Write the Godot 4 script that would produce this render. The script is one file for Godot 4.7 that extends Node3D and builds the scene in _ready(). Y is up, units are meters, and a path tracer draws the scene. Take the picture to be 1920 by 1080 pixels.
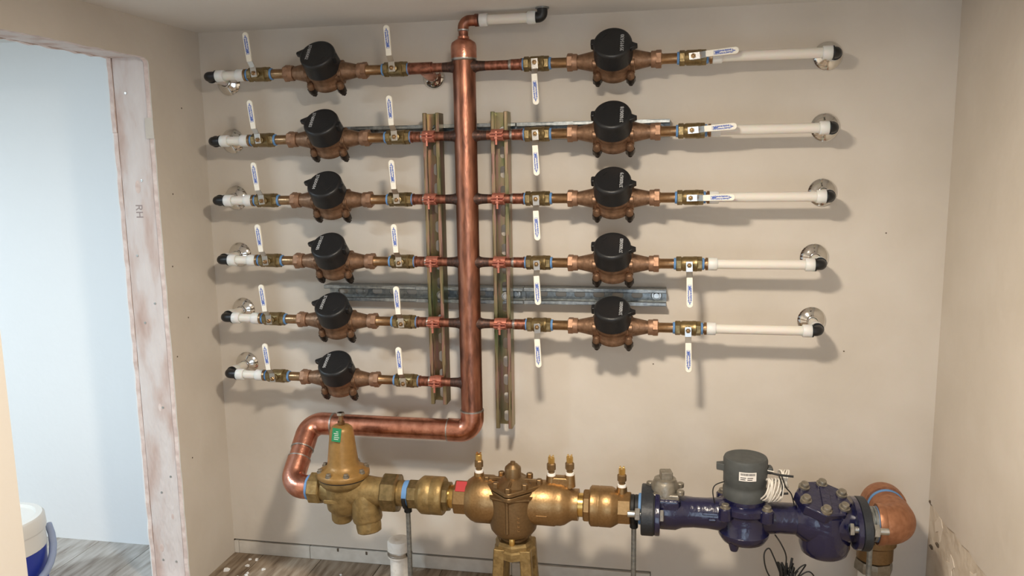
extends Node3D
# A small meter closet: copper manifold with eleven water meters, backflow preventer and main meter.
# Metres, y up. The back wall is the plane z = 0, the floor y = 0, the camera looks towards -z.

const X_LEFT := -1.22      # closet face of the left wall
const X_RIGHT := 0.63      # face of the right wall
const CEIL := 1.455
const Z_PIPE := 0.105      # axis of the branches in front of the back wall
const Z_MAIN := 0.235      # axis of the main run
const Y_MAIN := 0.318
const ROWS := [1.330, 1.170, 1.020, 0.867, 0.715, 0.563]

var M := {}
var cache := {}
var used := {}

# ---------------------------------------------------------------- mesh builder
class MB:
	var v := PackedVector3Array()
	var n := PackedVector3Array()
	var x := Transform3D.IDENTITY

	func at(origin: Vector3, basis := Basis.IDENTITY) -> MB:
		x = Transform3D(basis, origin)
		return self

	func tri(a: Vector3, b: Vector3, c: Vector3, na: Vector3, nb: Vector3, nc: Vector3) -> void:
		var g := (b - a).cross(c - a)
		if g.length_squared() < 1e-18:
			return
		var flip := g.dot(na + nb + nc) > 0.0
		v.append(x * a); n.append((x.basis * na).normalized())
		if flip:
			v.append(x * c); n.append((x.basis * nc).normalized())
			v.append(x * b); n.append((x.basis * nb).normalized())
		else:
			v.append(x * b); n.append((x.basis * nb).normalized())
			v.append(x * c); n.append((x.basis * nc).normalized())

	func quad(a: Vector3, b: Vector3, c: Vector3, d: Vector3, na: Vector3, nb: Vector3, nc: Vector3, nd: Vector3) -> void:
		tri(a, b, c, na, nb, nc)
		tri(a, c, d, na, nc, nd)

	func flat(a: Vector3, b: Vector3, c: Vector3, d: Vector3, away: Vector3) -> void:
		var g := (c - a).cross(d - b)
		if g.length_squared() < 1e-20:
			g = away
		g = g.normalized()
		if g.dot(away) < 0.0:
			g = -g
		quad(a, b, c, d, g, g, g, g)

	# profile of (radius, height) from the lower end of the axis to the upper one, turned round local y
	func lathe(p: Array, segs := 24, sharp := false, crease := 0.75) -> MB:
		var m := p.size()
		var sn: Array[Vector2] = []
		for i in m - 1:
			var d: Vector2 = p[i + 1] - p[i]
			sn.append(Vector2(d.y, -d.x).normalized() if d.length() > 1e-9 else Vector2.ZERO)
		for i in m - 1:
			var a: Vector2 = p[i]
			var b: Vector2 = p[i + 1]
			var na := sn[i]
			var nb := sn[i]
			if not sharp:
				if i > 0 and sn[i - 1].dot(sn[i]) > crease:
					na = (sn[i - 1] + sn[i]).normalized()
				if i < m - 2 and sn[i + 1].dot(sn[i]) > crease:
					nb = (sn[i + 1] + sn[i]).normalized()
			for k in segs:
				var t0 := TAU * k / segs
				var t1 := TAU * (k + 1) / segs
				var c0 := Vector3(cos(t0), 0, sin(t0))
				var c1 := Vector3(cos(t1), 0, sin(t1))
				var up := Vector3.UP
				if sharp:
					var cm := (c0 + c1).normalized()
					var g := (cm * sn[i].x + up * sn[i].y).normalized()
					quad(c0 * a.x + up * a.y, c1 * a.x + up * a.y, c1 * b.x + up * b.y, c0 * b.x + up * b.y, g, g, g, g)
				else:
					quad(c0 * a.x + up * a.y, c1 * a.x + up * a.y, c1 * b.x + up * b.y, c0 * b.x + up * b.y,
						c0 * na.x + up * na.y, c1 * na.x + up * na.y, c1 * nb.x + up * nb.y, c0 * nb.x + up * nb.y)
		return self

	func box(c: Vector3, s: Vector3, bevel := 0.0) -> MB:
		var h := s * 0.5
		var b: float = min(bevel, min(h.x, min(h.y, h.z)) * 0.98)
		for ax in 3:
			var u := (ax + 1) % 3
			var w := (ax + 2) % 3
			for sg in [-1.0, 1.0]:
				var nn := Vector3.ZERO
				nn[ax] = sg
				var q: Array[Vector3] = []
				for k in [[-1, -1], [1, -1], [1, 1], [-1, 1]]:
					var t := Vector3.ZERO
					t[ax] = sg * h[ax]
					t[u] = k[0] * (h[u] - b)
					t[w] = k[1] * (h[w] - b)
					q.append(c + t)
				quad(q[0], q[1], q[2], q[3], nn, nn, nn, nn)
		if b > 0.0:
			for ax in 3:
				var u := (ax + 1) % 3
				var w := (ax + 2) % 3
				for su in [-1.0, 1.0]:
					for sw in [-1.0, 1.0]:
						var nu := Vector3.ZERO
						nu[u] = su
						var nw := Vector3.ZERO
						nw[w] = sw
						var q: Array[Vector3] = []
						for e in [[-1.0, true], [1.0, true], [1.0, false], [-1.0, false]]:
							var t := Vector3.ZERO
							t[ax] = e[0] * (h[ax] - b)
							t[u] = su * (h[u] if e[1] else h[u] - b)
							t[w] = sw * (h[w] - b if e[1] else h[w])
							q.append(c + t)
						quad(q[0], q[1], q[2], q[3], nu, nu, nw, nw)
			for sx in [-1.0, 1.0]:
				for sy in [-1.0, 1.0]:
					for sz in [-1.0, 1.0]:
						var a := c + Vector3(sx * h.x, sy * (h.y - b), sz * (h.z - b))
						var bb := c + Vector3(sx * (h.x - b), sy * h.y, sz * (h.z - b))
						var cc := c + Vector3(sx * (h.x - b), sy * (h.y - b), sz * h.z)
						tri(a, bb, cc, Vector3(sx, 0, 0), Vector3(0, sy, 0), Vector3(0, 0, sz))
		return self

	# polygon in local xy pushed from z0 to z1, with an optional bevel at both ends
	func extrude(poly: PackedVector2Array, z0: float, z1: float, smooth := false, bevel := 0.0) -> MB:
		var p := poly
		if Geometry2D.is_polygon_clockwise(p):
			p = p.duplicate()
			p.reverse()
		var m := p.size()
		var en: Array[Vector2] = []
		for i in m:
			var d := p[(i + 1) % m] - p[i]
			en.append(Vector2(d.y, -d.x).normalized())
		var vn: Array[Vector2] = []
		for i in m:
			vn.append((en[i] + en[(i + m - 1) % m]).normalized())
		var inner := PackedVector2Array()
		for i in m:
			inner.append(p[i] - vn[i] * bevel)
		var idx := Geometry2D.triangulate_polygon(inner)
		for i in range(0, idx.size(), 3):
			for e in [[z0, -1.0], [z1, 1.0]]:
				var nn := Vector3(0, 0, e[1])
				tri(Vector3(inner[idx[i]].x, inner[idx[i]].y, e[0]), Vector3(inner[idx[i + 1]].x, inner[idx[i + 1]].y, e[0]), Vector3(inner[idx[i + 2]].x, inner[idx[i + 2]].y, e[0]), nn, nn, nn)
		for i in m:
			var j := (i + 1) % m
			var a := vn[i] if smooth else en[i]
			var b := vn[j] if smooth else en[i]
			var na := Vector3(a.x, a.y, 0)
			var nb := Vector3(b.x, b.y, 0)
			quad(Vector3(p[i].x, p[i].y, z0 + bevel), Vector3(p[j].x, p[j].y, z0 + bevel), Vector3(p[j].x, p[j].y, z1 - bevel), Vector3(p[i].x, p[i].y, z1 - bevel), na, nb, nb, na)
			if bevel > 0.0:
				for e in [[z0 + bevel, z0, -1.0], [z1 - bevel, z1, 1.0]]:
					var t := Vector3(0, 0, e[2])
					quad(Vector3(p[i].x, p[i].y, e[0]), Vector3(p[j].x, p[j].y, e[0]), Vector3(inner[j].x, inner[j].y, e[1]), Vector3(inner[i].x, inner[i].y, e[1]), (na + t * 0.5), (nb + t * 0.5), (t + nb * 0.5), (t + na * 0.5))
		return self

	func tube(path: Array, radii, segs := 12, caps := true, closed := false) -> MB:
		var m := path.size()
		var rings: Array = []
		var up := Vector3.ZERO
		for i in m:
			var a: Vector3 = path[(i + m - 1) % m] if closed else path[max(i - 1, 0)]
			var b: Vector3 = path[(i + 1) % m] if closed else path[min(i + 1, m - 1)]
			var t := (b - a).normalized()
			if i == 0:
				up = Vector3.UP if abs(t.y) < 0.9 else Vector3.RIGHT
			up = (up - t * up.dot(t)).normalized()
			var side := t.cross(up)
			var r: float = radii[i] if radii is Array else radii
			var ring: Array = []
			for k in segs:
				var q := TAU * k / segs
				var d := side * cos(q) + up * sin(q)
				ring.append([path[i] + d * r, d])
			rings.append(ring)
		var last := m if closed else m - 1
		for i in last:
			var j := (i + 1) % m
			for k in segs:
				var l := (k + 1) % segs
				quad(rings[i][k][0], rings[i][l][0], rings[j][l][0], rings[j][k][0], rings[i][k][1], rings[i][l][1], rings[j][l][1], rings[j][k][1])
		if caps and not closed:
			for e in [[0, (path[0] - path[1]).normalized()], [m - 1, (path[m - 1] - path[m - 2]).normalized()]]:
				for k in segs:
					tri(path[e[0]], rings[e[0]][k][0], rings[e[0]][(k + 1) % segs][0], e[1], e[1], e[1])
		return self

	func mesh() -> ArrayMesh:
		var arr := []
		arr.resize(Mesh.ARRAY_MAX)
		arr[Mesh.ARRAY_VERTEX] = v
		arr[Mesh.ARRAY_NORMAL] = n
		var am := ArrayMesh.new()
		am.add_surface_from_arrays(Mesh.PRIMITIVE_TRIANGLES, arr)
		return am

# basis whose y points along local x (so that a lathe runs along x)
const ALONG_X := Basis(Vector3(0, -1, 0), Vector3(1, 0, 0), Vector3(0, 0, 1))
const ALONG_Z := Basis(Vector3(1, 0, 0), Vector3(0, 0, 1), Vector3(0, -1, 0))

func y_along(d: Vector3) -> Basis:
	var y := d.normalized()
	var s := Vector3.RIGHT if abs(y.x) < 0.9 else Vector3.UP
	var z := s.cross(y).normalized()
	return Basis(y.cross(z), y, z)

func pr(a: Array) -> Array:      # [r, h, r, h, ...] -> profile
	var o := []
	for i in range(0, a.size(), 2):
		o.append(Vector2(a[i], a[i + 1]))
	return o

func rod(r: float, h0: float, h1: float, c := 0.0) -> Array:      # closed cylinder profile with chamfers
	return pr([0, h0, r - c, h0, r, h0 + c, r, h1 - c, r - c, h1, 0, h1]) if c > 0.0 else pr([0, h0, r, h0, r, h1, 0, h1])

func bend(a: Vector3, corner: Vector3, b: Vector3, r: float, k := 10) -> Array:      # straight, round corner, straight
	var d0 := (a - corner).normalized()
	var d1 := (b - corner).normalized()
	var half := acos(clamp(d0.dot(d1), -1.0, 1.0)) * 0.5
	var t := r / tan(half)
	var centre := corner + (d0 + d1).normalized() * (r / sin(half))
	var s := corner + d0 * t - centre
	var e := corner + d1 * t - centre
	var out := [a]
	for i in k + 1:
		out.append(centre + s.slerp(e, float(i) / k))
	out.append(b)
	return out

func oval(rx: float, ry: float, k := 28) -> PackedVector2Array:
	var p := PackedVector2Array()
	for i in k:
		p.append(Vector2(cos(TAU * i / k) * rx, sin(TAU * i / k) * ry))
	return p

func round_rect(w: float, h: float, r: float, k := 5) -> PackedVector2Array:
	var p := PackedVector2Array()
	for q in 4:
		var c := Vector2((w / 2 - r) * (1 if q in [0, 3] else -1), (h / 2 - r) * (1 if q < 2 else -1))
		for i in k + 1:
			var t := PI / 2 * (q + float(i) / k)
			p.append(c + Vector2(cos(t), sin(t)) * r)
	return p

# ---------------------------------------------------------------- nodes
func numbered(where: Node, called: String) -> String:
	var key := str(where.get_instance_id()) + called
	var k: int = used.get(key, 0)
	used[key] = k + 1
	return called if k == 0 else "%s_%03d" % [called, k]

func thing(called: String, label: String, category: String, at := Vector3.ZERO, basis := Basis.IDENTITY, group := "") -> Node3D:
	var o := Node3D.new()
	o.name = numbered(self, called)
	o.transform = Transform3D(basis, at)
	o.set_meta("label", label)
	o.set_meta("category", category)
	if group:
		o.set_meta("group", group)
	add_child(o)
	return o

func part(parent: Node, called: String, shape, mat: Material, label := "") -> MeshInstance3D:
	var o := MeshInstance3D.new()
	o.mesh = shape.mesh() if shape is MB else shape
	o.material_override = mat
	o.name = numbered(parent, called)
	if label:
		o.set_meta("label", label)
	parent.add_child(o)
	return o

func structure(called: String) -> Node3D:
	var o := Node3D.new()
	o.name = called
	o.set_meta("kind", "structure")
	add_child(o)
	return o

func shape(key: String, make: Callable) -> Mesh:
	if not cache.has(key):
		cache[key] = make.call().mesh()
	return cache[key]

# ---------------------------------------------------------------- materials
func c8(r: int, g: int, b: int) -> Color:
	return Color8(r, g, b)

func noise_tex(seed_: int, freq: float, ramp: Array, octaves := 4, size := 512) -> NoiseTexture2D:
	var f := FastNoiseLite.new()
	f.seed = seed_
	f.noise_type = FastNoiseLite.TYPE_SIMPLEX_SMOOTH
	f.frequency = freq
	f.fractal_octaves = octaves
	var g := Gradient.new()
	var offs := PackedFloat32Array()
	var cols := PackedColorArray()
	for e in ramp:
		offs.append(e[0])
		cols.append(e[1])
	g.offsets = offs
	g.colors = cols
	var t := NoiseTexture2D.new()
	t.width = size
	t.height = size
	t.seamless = true
	t.noise = f
	t.color_ramp = g
	return t

func bump_tex(seed_: int, freq: float, strength: float, octaves := 3) -> NoiseTexture2D:
	var t := noise_tex(seed_, freq, [[0.0, Color.BLACK], [1.0, Color.WHITE]], octaves, 256)
	t.as_normal_map = true
	t.bump_strength = strength
	return t

func mat(col: Color, rough: float, metal := 0.0, tex: Texture2D = null, scale := Vector3.ONE, bump: Texture2D = null, depth := 0.3) -> StandardMaterial3D:
	var m := StandardMaterial3D.new()
	m.albedo_color = col
	m.roughness = rough
	m.metallic = metal
	m.metallic_specular = 0.5
	if tex:
		m.albedo_texture = tex
	if tex or bump:
		m.uv1_triplanar = true
		m.uv1_scale = scale
	if bump:
		m.normal_enabled = true
		m.normal_texture = bump
		m.normal_scale = depth
	return m

func make_materials() -> void:
	var W := Color.WHITE
	var cast := bump_tex(5, 0.05, 4.0)
	var fine := bump_tex(6, 0.12, 3.0)
	var paint := bump_tex(7, 0.06, 2.0, 4)
	var wall_n := noise_tex(11, 0.006, [[0.0, c8(201, 193, 181)], [0.5, c8(207, 199, 188)], [1.0, c8(212, 205, 195)]], 5)
	M.wall = mat(W, 0.75, 0.0, wall_n, Vector3.ONE * 0.9, paint, 0.12)
	M.ceiling = mat(c8(224, 222, 218), 0.85, 0.0, null, Vector3.ONE * 2.0, paint, 0.1)
	M.white_wall = mat(c8(238, 239, 239), 0.8, 0.0, null, Vector3.ONE * 2.0, paint, 0.1)
	M.brightened_near_wall = mat(c8(246, 241, 232), 0.75, 0.0, null, Vector3.ONE * 2.0, paint, 0.1)  # whiter than the closet paint: the stronger light on this stretch is painted in
	M.gypsum = mat(W, 0.95, 0.0, noise_tex(12, 0.02, [[0.0, c8(206, 184, 176)], [0.6, c8(226, 208, 200)], [1.0, c8(238, 226, 220)]]), Vector3.ONE * 3.0, cast, 0.3)
	M.raw_paper = mat(W, 0.95, 0.0, noise_tex(13, 0.012, [[0.0, c8(192, 179, 161)], [0.5, c8(208, 197, 181)], [1.0, c8(220, 211, 197)]], 5), Vector3.ONE * 2.0, cast, 0.3)
	M.flake = mat(c8(222, 212, 198), 0.9)
	M.jamb = mat(W, 0.85, 0.0, noise_tex(14, 0.008, [[0.0, c8(188, 160, 148)], [0.3, c8(207, 188, 180)], [0.55, c8(218, 208, 204)], [1.0, c8(226, 219, 216)]], 5), Vector3(3.0, 0.9, 3.0), fine, 0.15)
	M.stud = mat(c8(120, 92, 70), 0.9)
	M.skirting = mat(W, 0.8, 0.0, noise_tex(15, 0.02, [[0.0, c8(196, 190, 180)], [1.0, c8(216, 211, 202)]]), Vector3.ONE * 2.0)
	M.pencil = mat(c8(164, 150, 148), 0.8)
	M.stain = mat(c8(96, 84, 70), 0.9)
	M.planks = []
	for i in 4:
		var d: int = [-12, -24, -5, -17][i]
		M.planks.append(mat(W, 0.65, 0.0, noise_tex(20 + i, 0.014, [[0.0, c8(104 + d, 88 + d, 72 + d)], [0.35, c8(146 + d, 130 + d, 112 + d)], [0.7, c8(168 + d, 154 + d, 137 + d)], [1.0, c8(184 + d, 172 + d, 156 + d)]], 5), Vector3(6.0, 2.0, 0.9), fine, 0.15))
	M.pale_planks = []
	for i in 3:
		var d: int = [0, -10, 7][i]
		M.pale_planks.append(mat(W, 0.6, 0.0, noise_tex(30 + i, 0.014, [[0.0, c8(138 + d, 128 + d, 118 + d)], [0.3, c8(172 + d, 165 + d, 157 + d)], [0.7, c8(190 + d, 185 + d, 179 + d)], [1.0, c8(202 + d, 198 + d, 193 + d)]], 5), Vector3(6.0, 2.0, 0.9), fine, 0.15))
	M.copper = mat(W, 0.3, 1.0, noise_tex(40, 0.012, [[0.0, c8(150, 98, 80)], [0.45, c8(200, 138, 116)], [0.75, c8(216, 156, 134)], [1.0, c8(226, 170, 148)]], 5), Vector3(5, 5, 5), fine, 0.1)
	M.old_copper = mat(W, 0.40, 1.0, noise_tex(41, 0.012, [[0.0, c8(94, 68, 60)], [0.3, c8(134, 93, 78)], [0.6, c8(166, 113, 92)], [1.0, c8(186, 136, 114)]], 5), Vector3(9, 1.6, 9), fine, 0.12)
	M.branch_copper = mat(W, 0.4, 1.0, noise_tex(42, 0.018, [[0.0, c8(84, 64, 58)], [0.4, c8(132, 90, 76)], [0.7, c8(172, 116, 98)], [1.0, c8(190, 136, 116)]], 4), Vector3(4, 8, 8), fine, 0.12)
	M.burnt_copper = mat(W, 0.5, 0.85, noise_tex(43, 0.02, [[0.0, c8(58, 50, 48)], [0.5, c8(88, 70, 64)], [1.0, c8(128, 88, 74)]], 4), Vector3(10, 10, 10), fine, 0.2)
	M.solder = mat(c8(176, 172, 168), 0.38, 1.0, null, Vector3.ONE * 20, cast, 0.5)
	M.clamp = mat(W, 0.45, 0.7, noise_tex(44, 0.03, [[0.0, c8(176, 108, 92)], [1.0, c8(214, 146, 126)]]), Vector3.ONE * 8)
	M.bronze = mat(W, 0.46, 0.75, noise_tex(45, 0.02, [[0.0, c8(106, 83, 66)], [0.5, c8(134, 105, 83)], [1.0, c8(154, 123, 99)]], 4), Vector3.ONE * 6, cast, 0.25)
	M.nut = mat(W, 0.52, 0.7, noise_tex(46, 0.02, [[0.0, c8(138, 108, 87)], [1.0, c8(174, 138, 113)]], 4), Vector3.ONE * 6, cast, 0.2)
	M.tail = mat(W, 0.32, 0.95, noise_tex(47, 0.02, [[0.0, c8(132, 104, 76)], [1.0, c8(178, 144, 108)]], 4), Vector3.ONE * 6, fine, 0.1)
	M.brass = mat(W, 0.4, 0.85, noise_tex(48, 0.02, [[0.0, c8(110, 97, 68)], [0.5, c8(140, 122, 86)], [1.0, c8(164, 143, 104)]], 4), Vector3.ONE * 6, cast, 0.15)
	M.tape = mat(c8(98, 142, 192), 0.6)
	M.white_tape = mat(c8(240, 240, 236), 0.6)
	M.sleeve = mat(c8(238, 234, 222), 0.42)
	M.print_blue = mat(c8(58, 92, 176), 0.6)
	M.steel = mat(c8(205, 203, 198), 0.28, 1.0, null, Vector3.ONE * 10, fine, 0.08)
	M.zinc = mat(W, 0.36, 1.0, noise_tex(49, 0.02, [[0.0, c8(176, 178, 176)], [1.0, c8(214, 214, 210)]]), Vector3.ONE * 6)
	M.black = mat(c8(23, 25, 28), 0.42, 0.0, null, Vector3.ONE * 8, fine, 0.15)
	M.digits = mat(c8(205, 208, 210), 0.6)
	M.dark_iron = mat(c8(52, 45, 40), 0.35, 0.6)
	M.pex = mat(c8(226, 222, 214), 0.38)
	M.pex.subsurf_scatter_enabled = true
	M.pex.subsurf_scatter_strength = 0.35
	M.pex.backlight_enabled = true
	M.pex.backlight = Color(0.3, 0.3, 0.29)
	M.pex_ring = mat(c8(222, 222, 220), 0.42)
	M.pex_ring.subsurf_scatter_enabled = true
	M.pex_ring.subsurf_scatter_strength = 0.25
	M.chrome = mat(c8(226, 224, 220), 0.12, 1.0)
	M.galvanised = mat(W, 0.42, 0.9, noise_tex(50, 0.03, [[0.0, c8(122, 128, 130)], [0.5, c8(148, 153, 154)], [1.0, c8(172, 176, 176)]], 3), Vector3.ONE * 5)
	M.gold_zinc = mat(W, 0.36, 0.95, noise_tex(51, 0.008, [[0.0, c8(92, 108, 74)], [0.3, c8(140, 136, 102)], [0.55, c8(166, 148, 118)], [0.8, c8(178, 138, 130)], [1.0, c8(136, 140, 104)]], 3), Vector3(7, 1.2, 7))
	M.tan_paint = mat(W, 0.42, 0.25, noise_tex(52, 0.02, [[0.0, c8(134, 102, 54)], [1.0, c8(160, 124, 70)]]), Vector3.ONE * 5, cast, 0.15)
	M.dull_brass = mat(W, 0.48, 0.65, noise_tex(53, 0.02, [[0.0, c8(124, 104, 66)], [0.5, c8(152, 128, 84)], [1.0, c8(170, 146, 98)]], 4), Vector3.ONE * 5, cast, 0.25)
	M.gold_bronze = mat(W, 0.4, 0.9, noise_tex(54, 0.02, [[0.0, c8(148, 119, 81)], [0.5, c8(160, 130, 90)], [1.0, c8(172, 141, 100)]], 4), Vector3.ONE * 12, cast, 0.16)
	M.dark_bronze = mat(W, 0.42, 0.85, noise_tex(55, 0.02, [[0.0, c8(128, 105, 75)], [1.0, c8(148, 122, 88)]], 4), Vector3.ONE * 12, cast, 0.16)
	M.shiny_brass = mat(c8(226, 190, 116), 0.22, 1.0)
	M.rubber = mat(c8(20, 20, 20), 0.6)
	M.red_tag = mat(c8(172, 48, 52), 0.6)
	M.green_tag = mat(c8(32, 128, 84), 0.5)
	M.navy = mat(c8(22, 23, 58), 0.25, 0.0, null, Vector3.ONE * 5, cast, 0.35)
	M.navy.clearcoat_enabled = true
	M.navy.clearcoat = 0.6
	M.navy.clearcoat_roughness = 0.12
	M.flange_black = mat(c8(38, 42, 48), 0.5, 0.1, null, Vector3.ONE * 6, cast, 0.25)
	M.grey_plastic = mat(W, 0.6, 0.0, noise_tex(56, 0.02, [[0.0, c8(66, 69, 69)], [1.0, c8(80, 83, 82)]]), Vector3.ONE * 5)
	M.grey_metal = mat(W, 0.42, 0.7, noise_tex(57, 0.02, [[0.0, c8(128, 122, 110)], [1.0, c8(164, 158, 146)]]), Vector3.ONE * 6, cast, 0.2)
	M.label_white = mat(c8(236, 233, 228), 0.6)
	M.label_ink = mat(c8(60, 56, 54), 0.7)
	M.wire_white = mat(c8(218, 213, 203), 0.55)
	M.sand_copper = mat(W, 0.5, 0.75, noise_tex(58, 0.02, [[0.0, c8(146, 100, 74)], [0.5, c8(172, 122, 92)], [1.0, c8(190, 140, 108)]], 4), Vector3.ONE * 5, cast, 0.25)
	M.pvc = mat(W, 0.5, 0.0, noise_tex(59, 0.02, [[0.0, c8(206, 203, 196)], [0.4, c8(228, 226, 220)], [1.0, c8(236, 234, 229)]]), Vector3.ONE * 5)
	M.cooler_white = mat(c8(225, 222, 216), 0.45)
	M.cooler_blue = mat(c8(34, 52, 150), 0.4)
	M.cooler_handle = mat(c8(150, 162, 190), 0.5)
	M.lamp_white = mat(c8(240, 240, 238), 0.5)
	M.lens = mat(c8(250, 245, 235), 0.5)
	M.lens.emission_enabled = true
	M.lens.emission = Color(1.0, 0.94, 0.86)
	M.lens.emission_energy_multiplier = 70.0
	M.cool_lens = mat(c8(245, 248, 250), 0.5)
	M.cool_lens.emission_enabled = true
	M.cool_lens.emission = Color(0.88, 0.95, 1.0)
	M.cool_lens.emission_energy_multiplier = 90.0

# ---------------------------------------------------------------- scene
func _ready() -> void:
	var cam := Camera3D.new()
	cam.name = "camera"
	cam.position = Vector3(0, 1.10, 2.0)
	cam.rotation_degrees = Vector3(-8.706, 10.9955, -0.863)
	cam.fov = 39.39
	cam.near = 0.02
	add_child(cam)
	var we := WorldEnvironment.new()
	we.name = "environment"
	var env := Environment.new()
	env.background_mode = Environment.BG_COLOR
	env.background_color = Color(0.86, 0.93, 1.0)      # daylight, seen only through the doorway behind the camera
	env.background_energy_multiplier = 3.2
	env.ambient_light_source = Environment.AMBIENT_SOURCE_DISABLED
	env.tonemap_mode = Environment.TONE_MAPPER_LINEAR
	env.tonemap_exposure = 1.0
	env.sdfgi_enabled = true
	env.ssao_enabled = true
	env.ssil_enabled = true
	we.environment = env
	add_child(we)
	make_materials()
	ceiling_lamp("ceiling_lamp", "round recessed lamp in the closet ceiling", Vector3(-0.168, CEIL, 1.06), 0.062, Color(1.0, 0.942, 0.862), 2.0, M.lens)
	ceiling_lamp("ceiling_lamp", "round recessed lamp in the ceiling of the white room", Vector3(-2.15, CEIL, 1.25), 0.10, Color(0.88, 0.95, 1.0), 1.75, M.cool_lens)
	build_room()
	build_struts()
	build_manifold()
	build_rows()
	build_main_run()
	build_small_things()

func ceiling_lamp(called: String, label: String, at: Vector3, r: float, col: Color, energy: float, lens: Material) -> void:
	var t := thing(called, label, "lamp", at)
	part(t, "trim_ring", MB.new().lathe(pr([r, -0.004, r + 0.012, -0.005, r + 0.016, 0.0, r, 0.0, r, -0.004]), 36), M.lamp_white)
	part(t, "lens", MB.new().lathe(pr([0, -0.026, r * 0.55, -0.025, r * 0.85, -0.019, r * 0.97, -0.010, r, 0.0]), 36), lens)
	var l := AreaLight3D.new()
	l.name = "light"
	l.area_size = Vector2(r, r) * 1.77
	l.light_color = col
	l.light_energy = energy
	l.area_range = 8.0
	l.shadow_enabled = true
	l.rotation_degrees = Vector3(-90, 0, 0)
	l.position = Vector3(0, -0.029, 0)
	t.add_child(l)

# ---------------------------------------------------------------- the room
func jag(a: Vector2, b: Vector2, k: int, amount: float, seed_: int) -> Array:
	var rng := RandomNumberGenerator.new()
	rng.seed = seed_
	var out := []
	var nn := (b - a).orthogonal().normalized()
	for i in k + 1:
		out.append(a.lerp(b, float(i) / k) + nn * rng.randf_range(-amount, amount) * (0.0 if i in [0, k] else 1.0))
	return out

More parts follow.
